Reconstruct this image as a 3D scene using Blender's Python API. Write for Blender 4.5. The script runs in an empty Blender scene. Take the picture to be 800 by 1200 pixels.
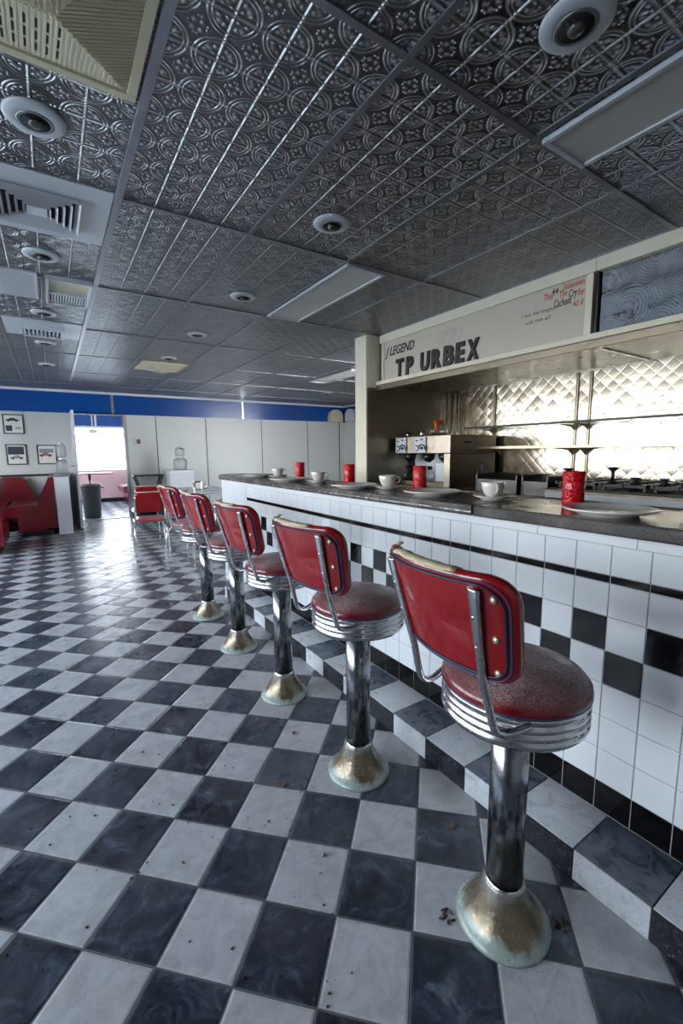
import bpy, bmesh, math, random
from mathutils import Vector, Matrix
random.seed(7)
PI = math.pi
C = bpy.context.scene.collection
CH = 2.385          # ceiling height
XK, XC = 1.1638, 1.365   # kerb front, counter front
YF = 9.45           # far wall

# ------------------------------------------------------------------ materials
def srgb(r, g, b):
    f = lambda c: (c/255/12.92) if c/255 <= .04045 else ((c/255+.055)/1.055)**2.4
    return (f(r), f(g), f(b), 1)

class N:
    """small node helper"""
    def __init__(s, name):
        s.m = bpy.data.materials.new(name); s.m.use_nodes = True
        s.t = s.m.node_tree; s.n = s.t.nodes; s.l = s.t.links
        s.b = s.n['Principled BSDF']
    def put(s, sock, v):
        if v is None: return
        if isinstance(v, bpy.types.NodeSocket): s.l.new(v, sock)
        else:
            if hasattr(sock.default_value, '__len__') and not hasattr(v, '__len__'):
                sock.default_value = [v]*len(sock.default_value)
            else: sock.default_value = v
    def M(s, op, a, b=None, c=None, clamp=False):
        n = s.n.new('ShaderNodeMath'); n.operation = op; n.use_clamp = clamp
        s.put(n.inputs[0], a); s.put(n.inputs[1], b)
        if c is not None: s.put(n.inputs[2], c)
        return n.outputs[0]
    def obj(s):
        n = s.n.new('ShaderNodeTexCoord'); return n.outputs['Object']
    def xyz(s, v=None):
        n = s.n.new('ShaderNodeSeparateXYZ'); s.put(n.inputs[0], v or s.obj()); return n.outputs
    def noise(s, scale, detail=3, rough=.5, vec=None, dist=0):
        n = s.n.new('ShaderNodeTexNoise'); s.put(n.inputs['Vector'], vec or s.obj())
        n.inputs['Scale'].default_value = scale; n.inputs['Detail'].default_value = detail
        n.inputs['Roughness'].default_value = rough; n.inputs['Distortion'].default_value = dist
        return n.outputs[0]
    def vor(s, scale, feature='F1', vec=None):
        n = s.n.new('ShaderNodeTexVoronoi'); n.feature = feature
        s.put(n.inputs['Vector'], vec or s.obj()); n.inputs['Scale'].default_value = scale
        return n.outputs['Distance']
    def ramp(s, f, stops):
        n = s.n.new('ShaderNodeValToRGB'); s.put(n.inputs[0], f); e = n.color_ramp.elements
        while len(e) < len(stops): e.new(.5)
        for i, (p, c) in enumerate(stops):
            e[i].position = p; e[i].color = c if hasattr(c, '__len__') else (c, c, c, 1)
        return n.outputs[0]
    def mix(s, f, a, b):
        n = s.n.new('ShaderNodeMix'); n.data_type = 'RGBA'
        s.put(n.inputs[0], f); s.put(n.inputs[6], a); s.put(n.inputs[7], b); return n.outputs[2]
    def bump(s, h, dist=.01, strength=1):
        n = s.n.new('ShaderNodeBump'); s.put(n.inputs['Height'], h)
        n.inputs['Distance'].default_value = dist; n.inputs['Strength'].default_value = strength
        s.l.new(n.outputs[0], s.b.inputs['Normal'])
    def set(s, col=None, rough=None, metal=None, coat=None, trans=None, spec=None, ior=None):
        for k, v in (('Base Color', col), ('Roughness', rough), ('Metallic', metal), ('Coat Weight', coat),
                     ('Transmission Weight', trans), ('Specular IOR Level', spec), ('IOR', ior)):
            s.put(s.b.inputs[k], v)
        return s.m
    # unions on tile maths
    def frac(s, a): return s.M('FRACT', a)
    def line(s, d, w):            # 1 at d=0 falling to 0 at w
        return s.M('SUBTRACT', 1, s.M('DIVIDE', d, w), clamp=True)

def plain(name, col, rough=.5, metal=0, coat=0, var=.12, scale=14, bump=0, spec=.5):
    n = N(name); f = n.noise(scale, 4)
    d = tuple(c*(1-var*1.4) for c in col[:3])+(1,); l = tuple(min(1, c*(1+var)) for c in col[:3])+(1,)
    n.set(n.mix(f, d, l), n.M('ADD', rough, n.M('MULTIPLY', n.M('SUBTRACT', n.noise(scale*2.3, 3), .5), .15), clamp=True), metal, coat, spec=spec)
    if bump: n.bump(n.noise(scale*6, 3), bump)
    return n.m

M = {}
# floor checker at 45 degrees to the counter
def floor_mat():
    n = N('checker_floor'); x, y, z = n.xyz()[:3]
    T = .2032; s2 = math.sqrt(.5)
    a = n.M('SUBTRACT', x, -.1793); b = n.M('SUBTRACT', y, 1.2977)
    u = n.M('DIVIDE', n.M('MULTIPLY', n.M('SUBTRACT', a, b), s2), T)
    v = n.M('DIVIDE', n.M('MULTIPLY', n.M('ADD', a, b), s2), T)
    fu, fv = n.M('FLOOR', u), n.M('FLOOR', v)
    par = n.M('FLOORED_MODULO', n.M('ADD', fu, fv), 2)
    du = n.M('SUBTRACT', .5, n.M('ABSOLUTE', n.M('SUBTRACT', n.frac(u), .5)))
    dv = n.M('SUBTRACT', .5, n.M('ABSOLUTE', n.M('SUBTRACT', n.frac(v), .5)))
    d = n.M('MINIMUM', du, dv)
    grout = n.M('LESS_THAN', d, .0135)
    cb = n.n.new('ShaderNodeCombineXYZ'); n.put(cb.inputs[0], fu); n.put(cb.inputs[1], fv)
    wn = n.n.new('ShaderNodeTexWhiteNoise'); n.l.new(cb.outputs[0], wn.inputs['Vector'])
    rnd = wn.outputs['Value']
    # offset noise by tile so the marbling breaks at each joint
    va = n.n.new('ShaderNodeVectorMath'); va.operation = 'MULTIPLY_ADD'
    n.l.new(wn.outputs['Color'], va.inputs[0]); va.inputs[1].default_value = (7, 7, 7); n.put(va.inputs[2], n.obj())
    nv = n.noise(13, 8, .7, vec=va.outputs[0], dist=1.1)
    nf = n.noise(60, 4, .6)
    blk = n.ramp(nv, [(.36, srgb(14, 18, 28)), (.5, srgb(32, 38, 50)), (.6, srgb(62, 70, 84)), (.74, srgb(112, 122, 134))])
    blk = n.mix(n.M('MULTIPLY', rnd, .28), blk, srgb(66, 76, 90))
    wht = n.ramp(nv, [(.25, srgb(146, 147, 149)), (.55, srgb(176, 178, 181)), (.8, srgb(192, 194, 198))])
    wht = n.mix(n.M('MULTIPLY', n.ramp(n.noise(1.6, 4), [(.5, 0), (.72, 1)]), .45), wht, srgb(158, 148, 134))
    wht = n.mix(n.ramp(nf, [(.62, 0), (.75, .5)]), wht, srgb(120, 118, 116))
    col = n.mix(par, wht, blk)
    dust = n.ramp(n.noise(2.2, 5, .6), [(.45, 0), (.72, .26)])
    col = n.mix(dust, col, srgb(150, 153, 158))
    speck = n.ramp(n.vor(55), [(.03, 1), (.08, 0)])
    col = n.mix(n.M('MULTIPLY', speck, n.ramp(n.noise(7), [(.5, 0), (.6, .8)])), col, srgb(60, 50, 42))
    col = n.mix(grout, col, srgb(84, 84, 86))
    ro = n.ramp(n.noise(5, 5, .6), [(.3, .2), (.7, .42)])
    ro = n.M('MAXIMUM', ro, n.M('MULTIPLY', grout, .8))
    n.set(col, ro, 0, spec=.5)
    h = n.M('ADD', n.M('MULTIPLY', n.M('MINIMUM', d, .04), 18), n.M('MULTIPLY', nv, .35))
    n.bump(h, .004, .7)
    return n.m
M['floor'] = floor_mat()

def tin_mat(swirl=False):
    n = N('pressed_tin'); x, y, z = n.xyz()[:3]; c = .1557
    u = n.frac(n.M('DIVIDE', n.M('SUBTRACT', x, .35), c)); v = n.frac(n.M('DIVIDE', n.M('SUBTRACT', y, 1.10), c))
    cu = n.M('ABSOLUTE', n.M('SUBTRACT', u, .5)); cv = n.M('ABSOLUTE', n.M('SUBTRACT', v, .5))
    du = n.M('SUBTRACT', .5, cu); dv = n.M('SUBTRACT', .5, cv)
    bead = n.M('MAXIMUM', n.line(du, .04), n.line(dv, .045))
    gro = n.line(n.M('ABSOLUTE', n.M('SUBTRACT', dv, .07)), .035)
    r = n.M('SQRT', n.M('ADD', n.M('POWER', du, 2), n.M('POWER', dv, 2)))
    ring = n.M('MAXIMUM', n.line(n.M('ABSOLUTE', n.M('SUBTRACT', r, .455)), .03), n.line(n.M('ABSOLUTE', n.M('SUBTRACT', r, .38)), .025))
    def blob(a, pa, b, pb, rad):
        q = n.M('SQRT', n.M('ADD', n.M('POWER', n.M('SUBTRACT', a, pa), 2), n.M('POWER', n.M('SUBTRACT', b, pb), 2)))
        return n.line(q, rad)
    dots = n.M('MAXIMUM', blob(cu, .075, cv, .075, .062), n.M('MAXIMUM', blob(cu, .17, cv, .03, .03), blob(cu, .03, cv, .17, .03)))
    pet = n.M('MAXIMUM', blob(du, .2, dv, .2, .09), n.M('MAXIMUM', n.M('MAXIMUM', blob(du, .25, dv, .11, .06), blob(du, .11, dv, .25, .06)), blob(du, .1, dv, .1, .05)))
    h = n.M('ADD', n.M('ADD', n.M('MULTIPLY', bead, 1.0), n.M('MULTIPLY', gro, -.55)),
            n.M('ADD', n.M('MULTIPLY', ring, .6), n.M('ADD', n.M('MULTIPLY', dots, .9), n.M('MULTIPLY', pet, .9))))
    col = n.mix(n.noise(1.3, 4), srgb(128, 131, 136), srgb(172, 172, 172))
    col = n.mix(n.ramp(h, [(0, .55), (.55, 0)]), col, srgb(60, 60, 62))  # low relief painted darker: recess shading put into the colour so the pattern reads
    h = n.M('ADD', h, n.M('MULTIPLY', n.noise(55, 3), .5))
    n.set(col, n.M('ADD', .26, n.M('MULTIPLY', n.noise(9, 4), .14)), 1)
    n.bump(h, .0085, 1)
    return n.m
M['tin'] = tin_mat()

def quilt_mat():
    n = N('quilted_steel'); x, y, z = n.xyz()[:3]; c = .070
    s = n.M('DIVIDE', n.M('ADD', y, z), c*1.414); t = n.M('DIVIDE', n.M('SUBTRACT', y, z), c*1.414)
    a = n.M('ABSOLUTE', n.M('SUBTRACT', n.frac(s), .5)); b = n.M('ABSOLUTE', n.M('SUBTRACT', n.frac(t), .5))
    h = n.M('ADD', n.M('MULTIPLY', n.M('ADD', n.M('POWER', a, 2), n.M('POWER', b, 2)), 1.0), n.M('MULTIPLY', n.M('MAXIMUM', n.line(n.M('SUBTRACT', .5, a), .04), n.line(n.M('SUBTRACT', .5, b), .04)), .16))
    cb = n.n.new('ShaderNodeCombineXYZ'); n.put(cb.inputs[0], n.M('FLOOR', s)); n.put(cb.inputs[1], n.M('FLOOR', t))
    wn = n.n.new('ShaderNodeTexWhiteNoise'); n.l.new(cb.outputs[0], wn.inputs['Vector'])
    h2 = n.M('ADD', n.M('MULTIPLY', h, -1), n.M('MULTIPLY', n.M('MULTIPLY', n.M('SUBTRACT', wn.outputs['Value'], .5), n.M('SUBTRACT', n.frac(s), .5)), 3.2))
    n.set(n.mix(n.noise(2, 4), srgb(178, 168, 148), srgb(206, 198, 182)), n.M('ADD', .15, n.M('MULTIPLY', n.noise(6, 4), .14)), 1)
    n.bump(h2, .0017, 1)
    return n.m
M['quilt'] = quilt_mat()

def swirl_mat():
    n = N('swirled_mirror_steel')
    x, y, z = n.xyz()[:3]
    v = n.n.new('ShaderNodeTexVoronoi'); v.inputs['Scale'].default_value = 3.2; n.put(v.inputs['Vector'], n.obj())
    dd = n.M('ADD', v.outputs['Distance'], n.M('MULTIPLY', n.noise(6, 4), .08))
    w = n.M('MULTIPLY', n.M('ADD', n.M('SINE', n.M('MULTIPLY', dd, 150)), 1), .5)
    w = n.M('MULTIPLY', w, n.ramp(n.noise(14, 4), [(.4, .2), (.7, 1)]))
    n.set(n.mix(w, srgb(120, 122, 126), srgb(176, 177, 180)), n.ramp(w, [(.2, .03), (.9, .12)]), 1)
    n.bump(w, .0006, .4)
    return n.m
M['swirl'] = swirl_mat()

def brushed(name, col, rough=.28, warp=.002, scale=(3, 3, 60)):
    n = N(name)
    mp = n.n.new('ShaderNodeMapping'); n.put(mp.inputs[0], n.obj()); mp.inputs['Scale'].default_value = scale
    b = n.noise(4, 4, .6, vec=mp.outputs[0])
    c2 = tuple(c*.78 for c in col[:3])+(1,)
    n.set(n.mix(b, c2, col), n.M('ADD', rough-.06, n.M('MULTIPLY', n.noise(5, 4), .14)), 1)
    n.bump(n.noise(3.5, 3), warp*6, .4)
    return n.m
M['steel'] = brushed('brushed_steel', srgb(156, 144, 124))
M['pan'] = brushed('dull_dark_steel', srgb(112, 110, 106), .38)
M['steel_wall'] = brushed('warm_steel_sheet', srgb(172, 162, 146), .36, .004)
M['trim_metal'] = plain('ceiling_grid_metal', srgb(150, 152, 156), .42, .8)
M['white_bar'] = plain('grey_ceiling_bar', srgb(150, 153, 160), .35, .5)
def chrome(name='worn_chrome', dirt=.35, col=(205, 206, 208)):
    n = N(name); f = n.noise(26, 6, .65)
    n.set(n.mix(n.M('MULTIPLY', n.ramp(f, [(.48, 0), (.68, 1)]), dirt), srgb(*col), srgb(104, 92, 78)),
          n.ramp(f, [(.35, .13), (.7, .34)]), 1)
    n.bump(n.noise(90, 3), .0006, .3)
    return n.m
M['chrome'] = chrome()
M['chrome_pole'] = chrome('pitted_chrome_pole', .8, (140, 144, 150))
def base_mat():
    n = N('corroded_stool_base'); x, y, z = n.xyz()[:3]
    f = n.noise(20, 6, .65, dist=.6)
    r = n.M('SQRT', n.M('ADD', n.M('POWER', x, 2), n.M('POWER', y, 2)))
    rim = n.ramp(n.M('ADD', r, n.M('MULTIPLY', n.M('SUBTRACT', f, .5), .06)), [(.094, 0), (.108, 1)])
    mid = n.ramp(n.M('ADD', r, n.M('MULTIPLY', n.M('SUBTRACT', f, .5), .09)), [(.048, 0), (.066, 1)])
    col = n.mix(mid, srgb(160, 160, 156), srgb(122, 110, 90))
    col = n.mix(rim, col, srgb(150, 164, 156))
    col = n.mix(n.ramp(n.noise(33, 5, .7), [(.64, 0), (.69, .9)]), col, srgb(52, 36, 26))
    col = n.mix(n.ramp(n.noise(120, 3), [(.62, 0), (.7, .6)]), col, srgb(196, 200, 190))
    n.set(col, n.ramp(f, [(.3, .16), (.7, .42)]), n.M('SUBTRACT', .6, n.M('MULTIPLY', rim, .5)))
    n.bump(n.noise(60, 5), .0015, .6)
    return n.m
M['base'] = base_mat()
def vinyl(name, col, dust=0, rough=.26):
    n = N(name); f = n.noise(9, 4)
    c = n.mix(f, tuple(v*.72 for v in col[:3])+(1,), col)
    ro = rough
    if dust:
        d = n.M('MULTIPLY', n.ramp(n.noise(8, 5, .6), [(.38, .12), (.7, 1)]), n.ramp(n.noise(260, 3, .7), [(.42, 0), (.66, 1)]))
        geo = n.n.new('ShaderNodeNewGeometry'); gz = n.xyz(geo.outputs['Normal'])[2]
        d = n.M('MULTIPLY', n.M('MULTIPLY', d, dust), n.ramp(gz, [(.35, 0), (.9, 1)]))
        haze = n.M('MULTIPLY', n.ramp(gz, [(.5, 0), (1, 1)]), .22*dust)
        c = n.mix(haze, c, srgb(150, 138, 140)); c = n.mix(d, c, srgb(205, 200, 200)); ro = n.M('ADD', rough, n.M('MULTIPLY', haze, 1.2))
    n.set(c, ro, 0, coat=.25)
    n.bump(n.noise(180, 3), .0008, .35)
    return n.m
M['red_back'] = vinyl('red_vinyl', srgb(138, 11, 21), 0, .22)
M['red_seat'] = vinyl('dusty_red_vinyl', srgb(112, 14, 26), 1)
M['red_booth'] = vinyl('booth_red_vinyl', srgb(112, 12, 26), .3)
M['pink_seat'] = vinyl('faded_red_vinyl', srgb(168, 50, 66), .8)
M['piping'] = plain('dark_blue_piping', srgb(18, 26, 52), .4)
M['blue_pipe'] = plain('blue_welt', srgb(30, 66, 110), .35)
M['foam'] = plain('exposed_foam', srgb(192, 184, 150), .75, bump=.001)
M['rivet'] = plain('brass_rivet', srgb(200, 190, 168), .35, .7)
M['w_tile'] = plain('white_glazed_tile', srgb(226, 232, 236), .1, coat=.3, var=.03, scale=5)
M['b_tile'] = plain('black_glazed_tile', srgb(8, 8, 10), .1, coat=0, var=.2, scale=20, spec=.35)
M['grout'] = plain('grout', srgb(176, 178, 178), .85)
M['grout_dark'] = plain('dark_grout', srgb(70, 72, 74), .85)
def kerb(name, lo, hi):
    n = N(name); f = n.noise(13, 6, .62, dist=.9)
    c = n.mix(n.ramp(f, [(.35, 0), (.7, 1)]), lo, hi)
    c = n.mix(n.ramp(n.noise(150, 3), [(.58, 0), (.7, .5)]), c, srgb(130, 132, 134))
    n.set(c, n.ramp(f, [(.3, .2), (.7, .45)]), 0); n.bump(f, .003, .4); return n.m
M['k_white'] = kerb('pale_kerb_tile', srgb(186, 190, 194), srgb(208, 212, 216))
M['k_grey'] = kerb('dusty_slate_kerb_tile', srgb(48, 56, 68), srgb(112, 122, 134))
M['k_black'] = kerb('black_kerb_tile', srgb(10, 11, 16), srgb(40, 45, 54))
def granite():
    n = N('dark_granite_counter'); v = n.noise(330, 3, .7)
    c = n.ramp(v, [(.35, srgb(34, 35, 36)), (.5, srgb(58, 58, 58)), (.7, srgb(104, 102, 98))])
    c = n.mix(n.ramp(n.noise(3, 4), [(.4, 0), (.7, .45)]), c, srgb(112, 106, 98))
    n.set(c, n.ramp(n.noise(6, 4), [(.3, .16), (.7, .34)]), 0); return n.m
M['granite'] = granite()
M['laminate'] = plain('pale_grey_laminate', srgb(205, 211, 216), .3, var=.04, scale=3)
M['china'] = plain('white_china', srgb(216, 214, 206), .14, coat=.3, var=.04)
def redplastic():
    n = N('pebbled_red_tumbler'); n.set(srgb(206, 6, 20), .12, 0, coat=.4, trans=.25, ior=1.45)
    n.bump(n.vor(120), .004, .9); return n.m
M['tumbler'] = redplastic()
M['wall'] = plain('pale_wall_panel', srgb(196, 199, 196), .35, var=.05, scale=2)
M['wall_plain'] = plain('off_white_paint', srgb(206, 208, 206), .6, var=.05, scale=2)
M['pink'] = plain('pink_wainscot', srgb(226, 190, 194), .5, var=.05, scale=3)
M['blue'] = plain('glossy_blue_band', srgb(0, 66, 140), .18, coat=.5, var=.22, scale=1.2)
M['cream'] = plain('cream_sign_board', srgb(198, 188, 172), .45, var=.05, scale=2.5)
M['cream_trim'] = plain('cream_trim', srgb(228, 220, 198), .38, var=.06)
M['black'] = plain('black_plastic', srgb(16, 16, 18), .4)
M['letter'] = plain('faded_black_letter', srgb(34, 30, 26), .5, var=.3, scale=20)
M['ink_r'] = plain('orange_red_marker', srgb(196, 74, 44), .6)
M['ink_b'] = plain('black_marker', srgb(40, 40, 44), .6)
M['ink_g'] = plain('grey_pencil', srgb(120, 116, 110), .6)
M['ink_c'] = plain('pale_teal_marker', srgb(140, 172, 170), .6)
M['beige'] = plain('aged_beige_plastic', srgb(206, 198, 168), .5, var=.08)
M['white_pl'] = plain('white_painted_metal', srgb(196, 199, 204), .38, var=.04)
M['diffuser'] = plain('grey_prismatic_diffuser', srgb(208, 205, 198), .35, var=.06, scale=4)
M['dark'] = plain('dark_recess', srgb(14, 14, 15), .8)
M['bulb'] = plain('dull_reflector', srgb(92, 92, 92), .3, .6)
M['wood'] = plain('brown_wood', srgb(110, 80, 52), .5)
M['leaf'] = plain('dry_leaf', srgb(110, 70, 44), .8, var=.3, scale=60)
M['rust'] = plain('rusty_dirt', srgb(70, 54, 44), .9, var=.4, scale=90)
M['orange'] = plain('orange_plastic', srgb(226, 74, 24), .3)
M['bin'] = plain('dark_grey_bin_plastic', srgb(62, 66, 70), .5)
M['paper'] = plain('photo_paper', srgb(214, 214, 208), .5, var=.04)
M['photo_dark'] = plain('photo_dark_print', srgb(48, 56, 70), .4, var=.4, scale=9)
M['photo_red'] = plain('photo_red_print', srgb(170, 96, 84), .4, var=.3, scale=9)
M['photo_mid'] = plain('photo_grey_print', srgb(130, 140, 146), .4, var=.3, scale=12)
def glass(name, rough=.02, col=(.95, .98, .97, 1)):
    n = N(name); n.set(col, rough, 0, trans=1, ior=1.45); return n.m
M['glass'] = glass('clear_glass')
M['frost'] = glass('frosted_plastic', .45, (.93, .95, .95, 1))
M['glass_g'] = glass('green_edged_glass', .03, (.82, .93, .86, 1))
def pane():
    n = N('window_pane')
    for x in list(n.n):
        if x.type != 'OUTPUT_MATERIAL': n.n.remove(x)
    out = [x for x in n.n if x.type == 'OUTPUT_MATERIAL'][0]
    a = n.n.new('ShaderNodeBsdfTransparent'); g = n.n.new('ShaderNodeBsdfGlossy'); g.inputs['Roughness'].default_value = .03
    m = n.n.new('ShaderNodeMixShader'); m.inputs[0].default_value = .06
    n.l.new(a.outputs[0], m.inputs[1]); n.l.new(g.outputs[0], m.inputs[2]); n.l.new(m.outputs[0], out.inputs[0])
    return n.m
M['pane'] = pane()
M['ground'] = plain('outside_paving', srgb(190, 188, 180), .8)

# ------------------------------------------------------------------ geometry helpers
class MB:
    def __init__(s): s.v = []; s.f = []; s.mi = []; s.mats = []; s.sm = []
    def mat(s, m):
        m = M[m] if isinstance(m, str) else m
        if m not in s.mats: s.mats.append(m)
        return s.mats.index(m)
    def add(s, vs, fs, m, smooth=False):
        o = len(s.v); k = s.mat(m); s.v += [tuple(v) for v in vs]
        for f in fs: s.f.append([i+o for i in f]); s.mi.append(k); s.sm.append(smooth)
        return s
    def box(s, x0, x1, y0, y1, z0, z1, m, bev=0):
        if bev <= 0:
            vs = [(x, y, z) for z in (z0, z1) for y in (y0, y1) for x in (x0, x1)]
            return s.add(vs, [(0, 2, 3, 1), (4, 5, 7, 6), (0, 1, 5, 4), (2, 6, 7, 3), (0, 4, 6, 2), (1, 3, 7, 5)], m)
        bm = bmesh.new(); bmesh.ops.create_cube(bm, size=1)
        bmesh.ops.scale(bm, vec=(x1-x0, y1-y0, z1-z0), verts=bm.verts)
        bmesh.ops.translate(bm, vec=((x0+x1)/2, (y0+y1)/2, (z0+z1)/2), verts=bm.verts)
        bmesh.ops.bevel(bm, geom=bm.edges[:], offset=bev, segments=2, profile=.5, affect='EDGES')
        bm.verts.index_update()
        s.add([v.co[:] for v in bm.verts], [[v.index for v in f.verts] for f in bm.faces], m, False); bm.free()
        return s
    def lathe(s, prof, m, seg=32, c=(0, 0, 0), smooth=True, caps=True):
        vs = []; fs = []; n = len(prof)
        for (r, z) in prof:
            for k in range(seg):
                a = 2*PI*k/seg; vs.append((c[0]+r*math.cos(a), c[1]+r*math.sin(a), c[2]+z))
        for i in range(n-1):
            for k in range(seg):
                k2 = (k+1) % seg
                fs.append((i*seg+k, i*seg+k2, (i+1)*seg+k2, (i+1)*seg+k))
        if caps:
            fs.append(list(range(seg))[::-1]); fs.append([(n-1)*seg+k for k in range(seg)])
        return s.add(vs, fs, m, smooth)
    def tube(s, path, r, m, seg=10, side=(0, 1, 0), closed=False, caps=True):
        P = [Vector(p) for p in path]; n = len(P); vs = []; fs = []
        side = Vector(side)
        for i, p in enumerate(P):
            if closed: T = (P[(i+1) % n]-P[i-1]).normalized()
            else: T = (P[min(i+1, n-1)]-P[max(i-1, 0)]).normalized()
            S = side-T*side.dot(T)
            if S.length < 1e-3: S = Vector((1, 0, .3))-T*Vector((1, 0, .3)).dot(T)
            S.normalize(); Nn = T.cross(S)
            rr = r[i] if isinstance(r, (list,)) else r
            a, b = rr if isinstance(rr, tuple) else (rr, rr)
            for k in range(seg):
                t = 2*PI*k/seg; vs.append(p+S*a*math.cos(t)+Nn*b*math.sin(t))
        for i in range(n if closed else n-1):
            j = (i+1) % n
            for k in range(seg):
                k2 = (k+1) % seg; fs.append((i*seg+k, i*seg+k2, j*seg+k2, j*seg+k))
        if caps and not closed:
            fs.append(list(range(seg))[::-1]); fs.append([(n-1)*seg+k for k in range(seg)])
        return s.add(vs, fs, m, True)
    def prism(s, pts, axis, a0, a1, m):
        """polygon in the plane normal to axis, extruded from a0 to a1"""
        def put(p, a):
            return {'x': (a, p[0], p[1]), 'y': (p[0], a, p[1]), 'z': (p[0], p[1], a)}[axis]
        n = len(pts); vs = [put(p, a0) for p in pts]+[put(p, a1) for p in pts]
        fs = [list(range(n))[::-1], [n+i for i in range(n)]]+[(i, (i+1) % n, n+(i+1) % n, n+i) for i in range(n)]
        return s.add(vs, fs, m)
    def build(s, name, parent=None, loc=None, fix=True):
        me = bpy.data.meshes.new(name); me.from_pydata(s.v, [], s.f)
        for mt in s.mats: me.materials.append(mt)
        for p, k, q in zip(me.polygons, s.mi, s.sm): p.material_index = k; p.use_smooth = q
        if fix:
            bm = bmesh.new(); bm.from_mesh(me); bmesh.ops.recalc_face_normals(bm, faces=bm.faces); bm.to_mesh(me); bm.free()
        me.update()
        o = bpy.data.objects.new(name, me); C.objects.link(o)
        if loc: o.location = loc
        if parent: o.parent = parent
        return o

def smooth_path(pts, n=6):
    P = [Vector(p) for p in pts]; out = []
    for i in range(len(P)-1):
        a, b, c, d = P[max(i-1, 0)], P[i], P[i+1], P[min(i+2, len(P)-1)]
        for k in range(n):
            t = k/n; out.append(.5*((2*b)+(c-a)*t+(2*a-5*b+4*c-d)*t*t+(3*b-a-3*c+d)*t**3))
    out.append(P[-1]); return out

def tag(o, label, cat, group=None, kind=None):
    o['label'] = label; o['category'] = cat
    if group: o['group'] = group
    if kind: o['kind'] = kind
    return o
def thing(name, label, cat, loc=(0, 0, 0), rz=0, group=None):
    o = bpy.data.objects.new(name, None); C.objects.link(o); o.empty_display_size = .1
    o.location = loc; o.rotation_euler = (0, 0, rz)
    return tag(o, label, cat, group)
def struct(name, mb):
    o = mb.build(name); o['kind'] = 'structure'; return o
def dup(root, loc, rz=0, label=None, scale=None):
    r = root.copy(); C.objects.link(r); r.location = loc; r.rotation_euler = (0, 0, rz)
    if label: r['label'] = label
    if scale: r.scale = scale
    for ch in list(root.children):
        c = ch.copy(); C.objects.link(c); c.parent = r
        for g in ch.children:
            d = g.copy(); C.objects.link(d); d.parent = c
    return r

# ------------------------------------------------------------------ room shell
XL, XR, YB, YN = -2.5, 6.3, -2.2, 13.0
o = struct('floor', MB().box(XL, XR, YB, YN, -.08, 0, 'floor'))
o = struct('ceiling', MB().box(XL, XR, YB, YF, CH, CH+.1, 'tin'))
struct('ceiling_far_room', MB().box(XL, XR, YF+.12, YN, 2.29, 2.39, 'wall_plain'))
struct('wall_back', MB().box(XL, XR, YB-.12, YB, 0, CH, 'wall_plain'))
struct('wall_right', MB().box(XR, XR+.12, 3.82, YN, 0, CH, 'wall'))
# kitchen shell
struct('wall_kitchen', MB().box(3.73, 3.85, YB, 3.72, 0, CH, 'quilt'))
b = MB().box(2.70, 3.73, 3.632, 3.82, 0, CH, 'white_pl')
b.box(2.712, 3.728, 3.624, 3.632, 0, 1.88, 'steel_wall').box(2.712, 2.857, 3.622, 3.632, 1.88, CH-.001, 'cream_trim')
b.box(2.695, 2.71, 3.63, 3.82, .9, CH-.001, 'cream_trim')
struct('wall_partition', b)
# left wall with window openings (outside the frame, they light the room)
wins = [(.4, 1.7), (1.9, 3.3), (3.5, 4.9), (5.1, 6.5), (6.7, 8.1), (9.9, 11.2), (11.4, 12.7)]
b = MB()
b.box(XL-.12, XL, YB, YN, 0, .85, 'wall_plain').box(XL-.12, XL, YB, YN, 2.08, 2.39, 'wall_plain')
ys = [YB]+[v for w in wins for v in w]+[YN]
for i in range(0, len(ys), 2): b.box(XL-.12, XL, ys[i], ys[i+1], .85, 2.08, 'wall_plain')
struct('wall_left', b)
for i, (y0, y1) in enumerate(wins):
    f = MB()
    for (a0, a1, z0, z1) in ((y0, y0+.04, .85, 2.08), (y1-.04, y1, .85, 2.08), (y0, y1, .85, .89), (y0, y1, 2.04, 2.08), ((y0+y1)/2-.02, (y0+y1)/2+.02, .85, 2.08)):
        f.box(XL-.09, XL-.04, a0, a1, z0, z1, 'white_pl')
    w = struct('window_%d' % (i+1), f)
    MB().box(XL-.068, XL-.062, y0+.04, y1-.04, .89, 2.04, 'pane').build('pane', w)
# far wall with the doorway
DX0, DX1, DZ = .40, 1.215, 1.975
b = MB().box(XL, DX0, YF, YF+.12, 0, CH, 'wall').box(DX1, XR, YF, YF+.12, 0, CH, 'wall').box(DX0, DX1, YF, YF+.12, DZ, CH, 'wall')
struct('wall_far', b)
b = MB()
for x in (1.80, 2.79, 4.05, 5.24): b.box(x-.006, x+.006, YF-.006, YF, .1, DZ, 'grout_dark')
b.box(6.15, 6.17, YF-.006, YF, .1, DZ, 'grout_dark')
struct('trim_1', b)                                   # panel joints
struct('trim_2', MB().box(XL, XR-.02, YF-.02, YF, 1.985, 2.35, 'blue'))
struct('trim_3', MB().box(XL, XR-.03, YF-.045, YF, 2.345, CH, 'white_pl').box(XR-.045, XR, 3.82, YF-.045, 2.345, CH, 'white_pl'))
struct('trim_4', MB().box(XR-.02, XR, 3.82, YF-.02, 1.985, 2.35, 'blue'))
b = MB()
for x in (1.045, 3.61): b.box(x-.022, x+.022, YF-.03, YF-.02, 1.985, 2.35, 'chrome', .004)
struct('trim_5', b)                                   # chrome bars on the blue band
struct('baseboard_far', MB().box(DX1+.05, XR, YF-.015, YF, 0, .1, 'black'))
b = MB().box(DX0-.04, DX0, YF-.02, YF+.14, 0, DZ, 'trim_metal').box(DX1, DX1+.05, YF-.02, YF+.14, 0, DZ, 'trim_metal').box(DX0-.04, DX1+.05, YF-.02, YF+.14, DZ, DZ+.03, 'trim_metal')
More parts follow.
